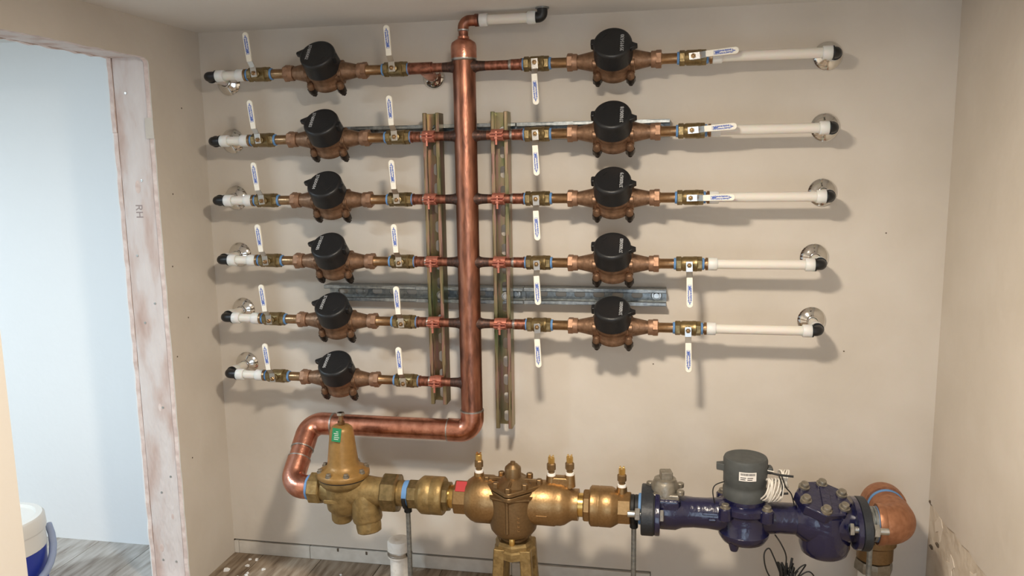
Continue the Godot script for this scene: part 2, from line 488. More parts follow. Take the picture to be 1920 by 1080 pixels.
func build_room() -> void:
	# floor: planks running away from the camera, on a slab
	var fl := structure("floor")
	part(fl, "slab", MB.new().box(Vector3(-1.4, -0.06, 1.25), Vector3(4.4, 0.1, 3.0)), M.stud)
	var rng := RandomNumberGenerator.new()
	rng.seed = 4
	var w := 0.178
	var k := 0
	var x := X_RIGHT + 0.02
	while x > -3.4:
		var inside := x - w > X_LEFT - 0.16
		var z := -0.02
		var first := rng.randf_range(0.35, 1.1)
		while z < 2.7:
			var l: float = min(first if z < 0.0 else 1.2, 2.72 - z)
			var m: Material = M.planks[rng.randi() % 4] if inside else M.pale_planks[rng.randi() % 3]
			var key := "plank%.3f" % l
			var o := part(fl, "plank", shape(key, func(): return MB.new().box(Vector3.ZERO, Vector3(w - 0.0012, 0.01, l - 0.0012), 0.0012)), m)
			o.position = Vector3(x - w / 2, -0.005, z + l / 2)
			z += l
		x -= w
		k += 1
	var ce := structure("ceiling")
	part(ce, "ceiling_board", MB.new().box(Vector3(-1.4, CEIL + 0.06, 1.25), Vector3(4.4, 0.12, 3.0)), M.ceiling)
	# back wall: plasterboard that stops above a low strip, solid wall behind
	var wb := structure("wall_back")
	part(wb, "backing", MB.new().box(Vector3(-0.3, 0.72, -0.085), Vector3(2.1, 1.52, 0.13)), M.stud)
	var board := PackedVector2Array([Vector2(X_LEFT - 0.01, CEIL + 0.01), Vector2(X_RIGHT + 0.02, CEIL + 0.01), Vector2(X_RIGHT + 0.02, 0.0), Vector2(-0.03, 0.0), Vector2(-0.03, 0.042), Vector2(X_LEFT - 0.01, 0.042)])
	part(wb, "plasterboard", MB.new().extrude(board, -0.02, 0.0), M.wall)
	var squiggle := [Vector3(-0.795, 1.193, 0.0006), Vector3(-0.79, 1.2, 0.0006), Vector3(-0.783, 1.2, 0.0006), Vector3(-0.777, 1.192, 0.0006), Vector3(-0.773, 1.188, 0.0006), Vector3(-0.767, 1.19, 0.0006), Vector3(-0.761, 1.197, 0.0006), Vector3(-0.757, 1.202, 0.0006)]
	part(wb, "scribble", MB.new().tube(squiggle, 0.0016, 6), M.stain)
	for p in [Vector3(-0.03, 0.6, 0), Vector3(0.42, 0.646, 0), Vector3(-0.56, 0.53, 0), Vector3(0.5, 0.93, 0)]:
		part(wb, "speck", MB.new().at(p, ALONG_Z).lathe(rod(0.0018, -0.001, 0.0006), 7), M.stain)
	var bb := structure("baseboard_back")
	var xs := [X_LEFT, -1.205, -0.985, -0.40, -0.031]
	for i in 4:
		part(bb, "skirting_strip", MB.new().box(Vector3((xs[i] + xs[i + 1]) / 2, 0.0185, -0.008), Vector3(xs[i + 1] - xs[i] - 0.0012, 0.037, 0.02 if i < 3 else 0.026), 0.001), M.skirting)
	for p in [Vector3(-0.90, 0.033, 0.001), Vector3(-0.815, 0.03, 0.001)]:
		part(bb, "chip", MB.new().box(p, Vector3(0.006, 0.010, 0.004), 0.001), M.stain)
	# right wall: painted skin torn off along its foot
	var wr := structure("wall_right")
	part(wr, "backing", MB.new().box(Vector3(X_RIGHT + 0.066, 0.72, 1.3), Vector3(0.124, 1.52, 2.7)), M.raw_paper)
	var edge := jag(Vector2(0.0, 0.28), Vector2(-2.65, 0.27), 60, 0.006, 3)
	var poly := PackedVector2Array([Vector2(-2.65, CEIL + 0.01), Vector2(0.0, CEIL + 0.01)])
	for e in edge:
		poly.append(e)
	var yz := Basis(Vector3(0, 0, -1), Vector3(0, 1, 0), Vector3(1, 0, 0))
	part(wr, "painted_skin", MB.new().at(Vector3.ZERO, yz).extrude(poly, X_RIGHT, X_RIGHT + 0.005), M.wall)
	rng.seed = 21
	var spots := [Vector2(0.07, 0.245), Vector2(0.16, 0.195), Vector2(0.29, 0.225), Vector2(0.34, 0.19), Vector2(0.22, 0.13), Vector2(0.39, 0.225)]
	for s in spots:
		var f := PackedVector2Array()
		var kk := 9
		for i in kk:
			var t := TAU * i / kk
			f.append(Vector2(-s.x, s.y) + Vector2(cos(t) * 0.026, sin(t) * 0.032) * rng.randf_range(0.25, 1.15))
		part(wr, "paper_flake", MB.new().at(Vector3.ZERO, yz).extrude(f, X_RIGHT + 0.0028, X_RIGHT + 0.0048), M.flake)
	for s in [Vector2(0.075, 0.205), Vector2(0.012, 0.282), Vector2(0.035, 0.18)]:
		part(wr, "gouge", MB.new().at(Vector3(X_RIGHT + 0.0015, s.y, s.x), Basis(Vector3.BACK, 0.5)).box(Vector3.ZERO, Vector3(0.006, 0.013, 0.008), 0.002), M.stain)
	# left wall with the rough opening into the white room
	var wl := structure("wall_left")
	var z0 := 0.22
	var z1 := 0.735
	var yh := 1.367
	var t2 := -1.335
	# studs and header core
	part(wl, "stud", MB.new().box(Vector3((X_LEFT + t2) / 2, 0.72, 0.10), Vector3(0.088, 1.52, 0.22)), M.stud)
	part(wl, "stud", MB.new().box(Vector3((X_LEFT + t2) / 2, 0.72, 1.70), Vector3(0.088, 1.52, 1.92)), M.stud)
	part(wl, "header", MB.new().box(Vector3((X_LEFT + t2) / 2, 1.43, 0.47), Vector3(0.088, 0.10, 0.56)), M.stud)
	var zy := Basis(Vector3(0, 0, -1), Vector3(0, 1, 0), Vector3(1, 0, 0))
	# closet-side plasterboard: one sheet with a rounded corner at the opening and rough cut edges
	var far_edge := [Vector2(-z0 - 0.001, 0.0)]
	far_edge += jag(Vector2(-z0 - 0.001, 0.02), Vector2(-z0 - 0.001, yh - 0.02), 46, 0.0012, 5)
	for i in 6:
		var t := PI / 2 * i / 5
		far_edge.append(Vector2(-z0 - 0.001 - 0.010 + cos(t) * 0.010, yh - 0.016 + sin(t) * 0.010))
	far_edge += jag(Vector2(-z0 - 0.014, yh - 0.003), Vector2(-z1, yh - 0.003), 30, 0.0012, 6)
	var sheet := PackedVector2Array([Vector2(0.0, CEIL + 0.01), Vector2(0.0, 0.0)])
	for e in far_edge:
		sheet.append(e)
	sheet.append(Vector2(-z1, CEIL + 0.01))
	part(wl, "plasterboard", MB.new().at(Vector3.ZERO, zy).extrude(sheet, X_LEFT - 0.0025, X_LEFT), M.wall)
	part(wl, "gypsum_core", MB.new().at(Vector3.ZERO, zy).extrude(sheet, X_LEFT - 0.0135, X_LEFT - 0.0027), M.gypsum)
	part(wl, "plasterboard", MB.new().box(Vector3(X_LEFT - 0.0067, 0.72, 1.70), Vector3(0.0134, 1.52, 1.93)), M.brightened_near_wall)  # near side of the opening, its extra brightness put into the colour
	# other side
	var other := PackedVector2Array([Vector2(0.0, CEIL + 0.01), Vector2(0.0, 0.0)])
	for e in jag(Vector2(-z0 + 0.002, 0.0), Vector2(-z0 + 0.002, 1.19), 50, 0.002, 7):
		other.append(e)
	for e in jag(Vector2(-z0 - 0.001, 1.193), Vector2(-z0 - 0.001, yh), 10, 0.002, 8):
		other.append(e)
	for e in jag(Vector2(-z0 - 0.004, yh), Vector2(-z1, yh), 30, 0.002, 10):
		other.append(e)
	other.append(Vector2(-z1, CEIL + 0.01))
	part(wl, "plasterboard", MB.new().at(Vector3.ZERO, zy).extrude(other, t2, t2 + 0.0025), M.white_wall)
	part(wl, "gypsum_core", MB.new().at(Vector3.ZERO, zy).extrude(other, t2 + 0.0026, t2 + 0.0135), M.gypsum)
	part(wl, "plasterboard", MB.new().box(Vector3(t2 + 0.0067, 0.72, 1.70), Vector3(0.0134, 1.52, 1.93)), M.white_wall)
	# boards that line the opening
	var xm := (X_LEFT + t2) / 2
	var jb := part(wl, "jamb_board", MB.new().box(Vector3(xm, 0.695, z0 - 0.011), Vector3(0.0855, 1.37, 0.02), 0.0015), M.jamb, "whitewashed reddish wooden board lining the opening")
	part(wl, "head_board", MB.new().box(Vector3(xm, yh + 0.011, (z0 + z1) / 2), Vector3(0.0855, 0.02, z1 - z0 + 0.02), 0.0015), M.jamb, "wooden board across the head of the opening")
	part(wl, "sill_plate", MB.new().box(Vector3(xm, 0.018, z0 + 0.018), Vector3(0.10, 0.032, 0.036), 0.003), M.jamb)
	for s in [[-0.012, 1.285], [0.012, 1.075], [-0.018, 0.89], [0.02, 0.77], [-0.012, 0.72], [0.018, 0.50], [0.024, 0.315], [-0.006, 0.27], [-0.018, 0.082], [0.02, 0.08]]:
		part(jb, "screw", MB.new().at(Vector3(xm + s[0], s[1], z0 - 0.0012), ALONG_Z).lathe(pr([0, 0, 0.0034, 0, 0.003, 0.0012, 0.0012, 0.0016, 0, 0.001]), 10), M.zinc)
	for s in [[0.0, 1.06, 0.016], [-0.02, 0.115, 0.012], [0.01, 0.5, 0.01], [0.02, 0.205, 0.008]]:
		part(jb, "knot", MB.new().at(Vector3(xm + s[0], s[1], z0 - 0.0011), Basis(ALONG_Z.x * 0.45, ALONG_Z.y, ALONG_Z.z)).lathe(rod(s[2], 0.0, 0.0004), 14), M.gypsum)
	var letters := TextMesh.new()
	letters.text = "RH"
	letters.font = SystemFont.new()
	letters.font_size = 20
	letters.pixel_size = 0.0013
	letters.depth = 0.0005
	var lm := part(jb, "pencil_mark", letters, M.pencil)
	lm.transform = Transform3D(Basis(Vector3(0, 0, 1), -PI / 2), Vector3(xm, 1.0, z0 - 0.0008))
	part(wl, "masking_tape", MB.new().box(Vector3(X_LEFT - 0.011, 1.2, z0 + 0.002), Vector3(0.022, 0.05, 0.0012)), M.wall, "torn scrap of cream tape on the plasterboard edge")
	for p in [Vector3(X_LEFT, 1.255, 0.10), Vector3(X_LEFT, 1.04, 0.165), Vector3(X_LEFT, 0.72, 0.14), Vector3(X_LEFT, 0.86, 0.19), Vector3(X_LEFT, 0.63, 0.20), Vector3(X_LEFT, 0.35, 0.17)]:
		part(wl, "speck", MB.new().at(p, ALONG_X).lathe(rod(0.0022, -0.001, 0.0006), 7), M.stain)
	# the white room beyond, and the end of the closet behind the camera
	var wn := structure("wall_north")
	part(wn, "plasterboard", MB.new().box(Vector3(-2.36, 0.74, -0.075), Vector3(2.06, 1.5, 0.15)), M.white_wall)
	var ww := structure("wall_west")
	part(ww, "plasterboard", MB.new().box(Vector3(-3.4, 0.72, 1.25), Vector3(0.12, 1.56, 2.9)), M.white_wall)
	var ws := structure("wall_south")
	part(ws, "plasterboard", MB.new().box(Vector3(-1.975, 0.72, 2.66), Vector3(3.25, 1.56, 0.12)), M.wall)
	part(ws, "plasterboard", MB.new().box(Vector3(0.65, 0.72, 2.66), Vector3(0.30, 1.56, 0.12)), M.wall)
	part(ws, "header", MB.new().box(Vector3(0.075, 1.40, 2.66), Vector3(0.85, 0.20, 0.12)), M.wall)

# ---------------------------------------------------------------- strut channels
func strut_mesh(l: float, pitch: float, first: float) -> MB:
	# runs along local y from 0 to l, open towards +z, back at z = 0; slotted back
	var s := 0.0413
	var t := 0.0026
	var mb := MB.new()
	var h := s / 2
	for sg in [-1.0, 1.0]:
		mb.box(Vector3(sg * (h - t / 2), l / 2, s / 2), Vector3(t, l, s), 0.0006)
		mb.box(Vector3(sg * (h - 0.0048), l / 2, s - t / 2), Vector3(0.0096, l, t), 0.0010)
		mb.box(Vector3(sg * (h - 0.0096 + t / 2), l / 2, s - 0.0045), Vector3(t, l, 0.009), 0.0010)
	# back with long holes: cells of plate with a stadium cut out
	var y0 := 0.0
	var centres := []
	var y := first
	while y < l - 0.018:
		centres.append(y)
		y += pitch
	var cuts := [0.0]
	for c in centres:
		cuts.append(c)
	for i in centres.size():
		var lo: float = 0.0 if i == 0 else (centres[i - 1] + centres[i]) / 2
		var hi: float = l if i == centres.size() - 1 else (centres[i] + centres[i + 1]) / 2
		slot_cell(mb, -h + t, h - t, lo, hi, centres[i], 0.0072, 0.0142, t)
	if centres.is_empty():
		mb.box(Vector3(0, l / 2, t / 2), Vector3(s, l, t))
	return mb

func slot_cell(mb: MB, x0: float, x1: float, ylo: float, yhi: float, yc: float, r: float, half: float, t: float) -> void:
	var inner := []
	var outer := []
	var k := 28
	for i in k:
		var a := TAU * (i + 0.5) / k
		var d := Vector2(cos(a), sin(a))
		var sy := (half - r) * (1.0 if d.y > 0 else -1.0)
		inner.append(Vector2(d.x * r, yc + sy + d.y * r))
		var f := INF
		if abs(d.x) > 1e-6:
			f = min(f, (x1 if d.x > 0 else -x0) / abs(d.x))
		if abs(d.y) > 1e-6:
			f = min(f, ((yhi - yc) if d.y > 0 else (yc - ylo)) / abs(d.y))
		outer.append(Vector2(d.x * f, yc + d.y * f))
	var corners := [Vector2(x1, yhi), Vector2(x0, yhi), Vector2(x0, ylo), Vector2(x1, ylo)]
	for c in corners:      # snap the nearest outer point to each corner so that the plate stays whole
		var best := 0
		for i in k:
			if outer[i].distance_to(c) < outer[best].distance_to(c):
				best = i
		outer[best] = c
	for i in k:
		var j := (i + 1) % k
		for e in [[0.0, -1.0], [t, 1.0]]:
			var nn := Vector3(0, 0, e[1])
			mb.quad(Vector3(inner[i].x, inner[i].y, e[0]), Vector3(inner[j].x, inner[j].y, e[0]), Vector3(outer[j].x, outer[j].y, e[0]), Vector3(outer[i].x, outer[i].y, e[0]), nn, nn, nn, nn)
		var d: Vector2 = Vector2(0, yc) - inner[i]
		mb.flat(Vector3(inner[i].x, inner[i].y, 0), Vector3(inner[j].x, inner[j].y, 0), Vector3(inner[j].x, inner[j].y, t), Vector3(inner[i].x, inner[i].y, t), Vector3(d.x, d.y, 0))

func bolt_head(r: float, h: float) -> MB:
	return MB.new().lathe(pr([0, 0, r * 1.35, 0, r * 1.35, h * 0.18, 0, h * 0.18]), 18).lathe(pr([0, h * 0.15, r, h * 0.15, r, h * 0.9, r * 0.86, h, 0, h]), 6, true)

func build_struts() -> void:
	var lie := Basis(Vector3(0, 1, 0), Vector3(-1, 0, 0), Vector3(0, 0, 1))      # local y runs towards -x
	var rails := [
		["upper wall rail", 1.1805, -0.822, -0.638, -0.365, 0.003],
		["lower wall rail", 0.775, -0.885, -0.632, -0.352, 0.0]]
	for r in rails:
		var segs := [[r[2], r[3], 0.0, "left length"], [r[3], r[4], 0.0045, "middle length"], [r[4], r[5], 0.0, "right length"]]
		for i in 3:
			var l: float = segs[i][1] - segs[i][0] - 0.001
			var t := thing("strut_channel", ["galvanised slotted strut on the wall behind the left meters, in the %s", "short galvanised strut behind the vertical struts, in the %s", "galvanised slotted strut on the wall behind the right meters, in the %s"][i] % r[0], "strut", Vector3(segs[i][1], r[1], 0.0005 + segs[i][2]), lie, "galvanised rails on the wall")
			part(t, "channel", strut_mesh(l, 0.0476, 0.024), M.galvanised)
			if i == 0:
				var b := part(t, "bolt", MB.new().at(Vector3(0, l - 0.093, 0.003), ALONG_Z).lathe(pr([0, 0, 0.0145, 0, 0.0145, 0.0016, 0.006, 0.002, 0.0055, 0.006, 0, 0.0065]), 20), M.zinc)
			else:
				part(t, "bolt", bolt_head(0.0085, 0.009), M.zinc).transform = Transform3D(ALONG_Z, Vector3(0, 0.024, 0.003))
	for s in [[-0.566, 0.498, 1.227, "left"], [-0.397, 0.442, 1.226, "right"]]:
		var t := thing("strut_channel", "gold zinc vertical slotted strut just %s of the copper riser%s" % [s[3], ", shorter" if s[3] == "left" else ", longer"], "strut", Vector3(s[0], s[1], 0.0465), Basis.IDENTITY, "vertical gold struts")
		part(t, "channel", strut_mesh(s[2] - s[1], 0.0476, 0.022), M.gold_zinc)
		for y in [0.775, 1.1805]:
			part(t, "bolt", bolt_head(0.0085, 0.009), M.zinc).transform = Transform3D(ALONG_Z, Vector3(0.003, y - s[1], 0.003))

# ---------------------------------------------------------------- copper manifold
func build_manifold() -> void:
	var xr := -0.475
	var t := thing("copper_manifold", "thick copper riser pipe with short branch stubs and a looping lower run", "pipe", Vector3(xr, 0, Z_PIPE))
	var R := 0.027
	part(t, "riser", MB.new().lathe(pr([0, 0.485, R, 0.485, R, 1.352, 0, 1.352]), 40), M.old_copper)
	part(t, "reducer", MB.new().lathe(pr([0, 1.346, 0.0298, 1.346, 0.0302, 1.349, 0.0302, 1.376, 0.028, 1.384, 0.018, 1.391, 0.0135, 1.393, 0.0135, 1.398, 0, 1.398]), 36), M.copper)
	part(t, "solder_ring", MB.new().lathe(pr([0.027, 1.3425, 0.029, 1.344, 0.0303, 1.347, 0.0302, 1.3485, 0.027, 1.3485]), 36), M.solder)
	part(t, "top_tube", MB.new().lathe(rod(0.0112, 1.39, 1.416), 24), M.branch_copper)
	part(t, "solder_ring", MB.new().lathe(pr([0.011, 1.4095, 0.0132, 1.411, 0.0136, 1.414, 0.011, 1.4145]), 24), M.solder)
	part(t, "top_elbow", MB.new().tube(bend(Vector3(0, 1.413, 0), Vector3(0, 1.4335, 0), Vector3(0.032, 1.4335, 0), 0.016, 8), 0.0128, 20), M.old_copper)
	part(t, "collar", MB.new().at(Vector3(0, 1.4335, 0), ALONG_X).lathe(pr([0, 0.029, 0.0145, 0.029, 0.0145, 0.036, 0, 0.036]), 24), M.branch_copper)
	for i in 6:
		for side in [-1.0, 1.0]:
			if side > 0 and i == 5:
				continue
			var y: float = ROWS[i]
			var reach := 0.134 if side < 0 else 0.138
			var b := ALONG_X if side > 0 else Basis(Vector3(0, 1, 0), Vector3(-1, 0, 0), Vector3(0, 0, 1))
			var m := part(t, "branch", shape("branch%.3f" % reach, func(): return MB.new().lathe(pr([0.0111, 0.02, 0.0111, reach - 0.026, 0.0128, reach - 0.025, 0.0128, reach - 0.003, 0.0142, reach - 0.002, 0.0142, reach + 0.002, 0, reach + 0.002]), 24)), M.branch_copper)
			m.transform = Transform3D(b, Vector3(0, y, 0))
			part(m, "burnt_joint", shape("joint", func(): return MB.new().lathe(pr([0.0185, 0.0195, 0.0165, 0.0255, 0.0135, 0.0295, 0.0121, 0.036, 0.0116, 0.044, 0.0111, 0.052]), 24)), M.burnt_copper)
			part(m, "solder_ring", shape("branchsolder%.3f" % reach, func(): return MB.new().lathe(pr([0.0111, reach - 0.031, 0.0122, reach - 0.0295, 0.0129, reach - 0.026, 0.0129, reach - 0.0245, 0.011, reach - 0.0245]), 24)), M.solder)
	# branch of the top left row has a tee down to the wall plate
	part(t, "tee", MB.new().at(Vector3(-0.104, ROWS[0], 0), ALONG_X).lathe(pr([0, -0.026, 0.0138, -0.026, 0.0138, 0.026, 0, 0.026]), 24), M.branch_copper)
	part(t, "wall_stub", MB.new().tube([Vector3(-0.104, ROWS[0] - 0.002, -0.008), Vector3(-0.104, ROWS[0] - 0.008, -0.05), Vector3(-0.104, ROWS[0] - 0.012, -0.104)], 0.0125, 18), M.copper)
	# lower run
	var yl := 0.4385
	var xl := -0.437      # local x of the far corner
	var low := Vector3(xl, Y_MAIN, Z_MAIN - Z_PIPE)
	part(t, "lower_elbow", MB.new().tube(bend(Vector3(0, 0.492, 0), Vector3(0, yl, 0), Vector3(-0.062, yl, 0), 0.034, 12), 0.0292, 30), M.copper)
	part(t, "solder_ring", MB.new().lathe(pr([0.0268, 0.490, 0.0298, 0.491, 0.0298, 0.4945, 0.0268, 0.496]), 30), M.solder)
	part(t, "lower_pipe", MB.new().at(Vector3(0, yl, 0), ALONG_X).lathe(pr([R, -0.385, R, -0.055]), 36), M.copper)
	part(t, "solder_ring", MB.new().at(Vector3(0, yl, 0), ALONG_X).lathe(pr([0.0268, -0.065, 0.0296, -0.064, 0.0296, -0.061, 0.0268, -0.06]), 30), M.solder)
	var corner := Vector3(xl, yl, 0)
	part(t, "upper_left_elbow", MB.new().tube(bend(Vector3(-0.372, yl, 0), corner, corner.lerp(low, 0.42), 0.036, 12), 0.0292, 30), M.copper)
	part(t, "solder_ring", MB.new().at(Vector3(0, yl, 0), ALONG_X).lathe(pr([0.0268, -0.376, 0.0296, -0.375, 0.0296, -0.371, 0.0268, -0.37]), 30), M.solder)
	part(t, "slanting_pipe", MB.new().tube([corner.lerp(low, 0.38), corner.lerp(low, 0.62)], R, 30), M.copper)
	part(t, "lower_left_elbow", MB.new().tube(bend(corner.lerp(low, 0.58), low, Vector3(-0.376, low.y, low.z), 0.036, 12), 0.0292, 30), M.copper)
	for f in [0.42, 0.58]:
		part(t, "solder_ring", MB.new().at(corner.lerp(low, f), y_along(low - corner)).lathe(pr([0.0268, -0.0025, 0.0297, -0.0015, 0.0297, 0.0015, 0.0268, 0.0025]), 30), M.solder)
	part(t, "outlet", MB.new().at(low, ALONG_X).lathe(pr([R, 0.05, R, 0.068]), 30), M.copper)

# ---------------------------------------------------------------- meters, valves, clamps, plastic pipes
func hexnut(r: float, x0: float, x1: float, c := 0.0012) -> Array:
	return pr([0, x0, r - c, x0, r, x0 + c, r, x1 - c, r - c, x1, 0, x1])

func water_meter(at: Vector3, elev: float, serial: String, turned: bool, branch: String) -> void:
	var th := deg_to_rad(90.0 - elev)
	var t := thing("water_meter", "bronze water meter, black lid numbered %s, on the %s" % [serial, branch], "water meter", at, Basis(Vector3.RIGHT, th), "branch water meters")
	part(t, "body", shape("meter_body", func(): return MB.new().lathe(pr([0, -0.029, 0.036, -0.029, 0.0435, -0.026, 0.0445, -0.020, 0.0425, -0.013, 0.0405, -0.010, 0.0405, 0.006, 0.0435, 0.009, 0.0435, 0.0165, 0, 0.0165]), 36)), M.bronze)
	part(t, "base_plate", shape("meter_base", func():
		var mb := MB.new().lathe(pr([0, -0.034, 0.034, -0.034, 0.037, -0.031, 0.037, -0.027, 0, -0.027]), 30)
		for sx in [-1.0, 1.0]:
			for sz in [-1.0, 1.0]:
				mb.at(Vector3(sx * 0.038, 0, sz * 0.030)).lathe(pr([0, -0.038, 0.0095, -0.038, 0.0112, -0.035, 0.0112, -0.022, 0, -0.022]), 7)
		return mb), M.dark_iron)
	for sx in [-1.0, 1.0]:
		part(t, "port", shape("meter_port%d" % sx, func():
			var b := ALONG_X if sx > 0 else Basis(Vector3(0, 1, 0), Vector3(-1, 0, 0), Vector3(0, 0, 1))
			return MB.new().at(Vector3.ZERO, b).lathe(pr([0.026, 0.028, 0.0235, 0.045, 0.0185, 0.068, 0.0155, 0.082, 0.0155, 0.09]), 28)), M.bronze)
		part(t, "coupling_nut", shape("meter_nut%d" % sx, func():
			var b := ALONG_X if sx > 0 else Basis(Vector3(0, 1, 0), Vector3(-1, 0, 0), Vector3(0, 0, 1))
			return MB.new().at(Vector3.ZERO, b).lathe(pr([0, 0.083, 0.0178, 0.083, 0.0186, 0.0845, 0.0186, 0.096, 0, 0.096]), 28).lathe(hexnut(0.0206, 0.0935, 0.1065), 6, true)), M.nut)
		part(t, "tailpiece", shape("meter_tail%d" % sx, func():
			var b := ALONG_X if sx > 0 else Basis(Vector3(0, 1, 0), Vector3(-1, 0, 0), Vector3(0, 0, 1))
			return MB.new().at(Vector3.ZERO, b).lathe(pr([0, 0.104, 0.0135, 0.104, 0.0135, 0.1065, 0.0118, 0.109, 0.0118, 0.148, 0, 0.148]), 24)), M.tail)
		part(t, "port_collar", shape("meter_collar", func(): return MB.new().at(Vector3.ZERO, Basis(Vector3.UP, PI / 2)).extrude(round_rect(0.050, 0.044, 0.012), -0.005, 0.005, true, 0.0015)), M.bronze).position = Vector3(sx * 0.0425, -0.002, 0)
		for sz in [-1.0, 1.0]:
			var lug := part(t, "lug", shape("meter_lug", func(): return MB.new().lathe(pr([0, -0.024, 0.0095, -0.024, 0.0090, -0.013, 0.0065, -0.0075, 0, -0.0055]), 14)), M.bronze)
			lug.position = Vector3(sx * 0.038, 0, sz * 0.030)
			part(lug, "bolt", shape("meter_bolt", func(): return MB.new().lathe(pr([0, -0.049, 0.0036, -0.049, 0.004, -0.036]), 12).lathe(pr([0, -0.045, 0.0066, -0.045, 0.0074, -0.044, 0.0074, -0.037, 0, -0.037]), 6, true)), M.dark_iron)
	var reg := part(t, "register", shape("meter_register", func(): return MB.new().lathe(pr([0, 0.0165, 0.0444, 0.0165, 0.0444, 0.020, 0.0440, 0.0225, 0.0424, 0.0495, 0, 0.0495]), 40)), M.black)
	reg.rotation.y = PI if turned else 0.0
	part(reg, "lid", shape("meter_lid", func():
		var mb := MB.new().lathe(pr([0, 0.0495, 0.0431, 0.0495, 0.0431, 0.0562, 0.0415, 0.0602, 0.0380, 0.0624, 0.0355, 0.0620, 0, 0.0626]), 44)
		# pointed thumb tab and the hinge opposite
		var tab := PackedVector2Array([Vector2(-0.037, -0.013), Vector2(-0.046, -0.0085), Vector2(-0.0545, -0.0035), Vector2(-0.0545, 0.0015), Vector2(-0.046, 0.0055), Vector2(-0.038, 0.011)])
		mb.at(Vector3(0, 0, -0.006), Basis(Vector3(1, 0, 0), Vector3(0, 0, 1), Vector3(0, -1, 0))).extrude(tab, -0.0595, -0.0480, true, 0.001)
		mb.at(Vector3(0.0435, 0.049, 0.006)).box(Vector3.ZERO, Vector3(0.011, 0.020, 0.017), 0.0025)
		return mb), M.black)
	part(reg, "rib", shape("meter_rib", func(): return MB.new().at(Vector3(0.018, 0.0626, 0.018), Basis(Vector3.UP, 0.9)).box(Vector3.ZERO, Vector3(0.014, 0.0012, 0.003), 0.0005)), M.black)
	var txt := TextMesh.new()
	txt.text = serial
	var f := SystemFont.new()
	f.font_names = PackedStringArray(["Droid Sans Mono"])
	txt.font = f
	txt.font_size = 16
	txt.pixel_size = 0.00062
	txt.depth = 0.0003
	txt.curve_step = 2.0
	var o := part(reg, "serial_number", txt, M.digits, "white printed number %s" % serial)
	o.transform = Transform3D(Basis(Vector3(0, 0, 1), Vector3(1, 0, 0), Vector3(0, 1, 0)), Vector3(-0.0215, 0.0626, -0.004))

func handle_print() -> MB:
	var mb := MB.new()
	var rng := RandomNumberGenerator.new()
	rng.seed = 77
	var z := 0.0001
	# arrow and bar at the tip, then two columns of print
	mb.extrude(PackedVector2Array([Vector2(-0.0018, 0.0845), Vector2(0.0018, 0.0845), Vector2(0, 0.0895)]), 0.0, z)
	mb.box(Vector3(0, 0.0825, z / 2), Vector3(0.0085, 0.0011, z))
	mb.box(Vector3(0, 0.0835, z / 2), Vector3(0.0052, 0.0008, z))
	for col in [[-0.0027, 0.066, 0.0805, 0.0044], [0.0024, 0.069, 0.0795, 0.0044], [-0.0026, 0.045, 0.0645, 0.0044], [0.0027, 0.045, 0.067, 0.0040]]:
		var y: float = col[1]
		while y < col[2]:
			var h := rng.randf_range(0.0009, 0.0018)
			mb.box(Vector3(col[0] + rng.randf_range(-0.0003, 0.0003), y + h / 2, z / 2), Vector3(col[3] * rng.randf_range(0.55, 1.0), h, z))
			y += h + rng.randf_range(0.0003, 0.0005)
	mb.box(Vector3(0, 0.0505, z / 2), Vector3(0.0024, 0.009, z))
	for xx in [-0.0036, -0.0012, 0.0012, 0.0034]:
		mb.box(Vector3(xx, 0.0432, z / 2), Vector3(0.0017, 0.0010, z))
	return mb

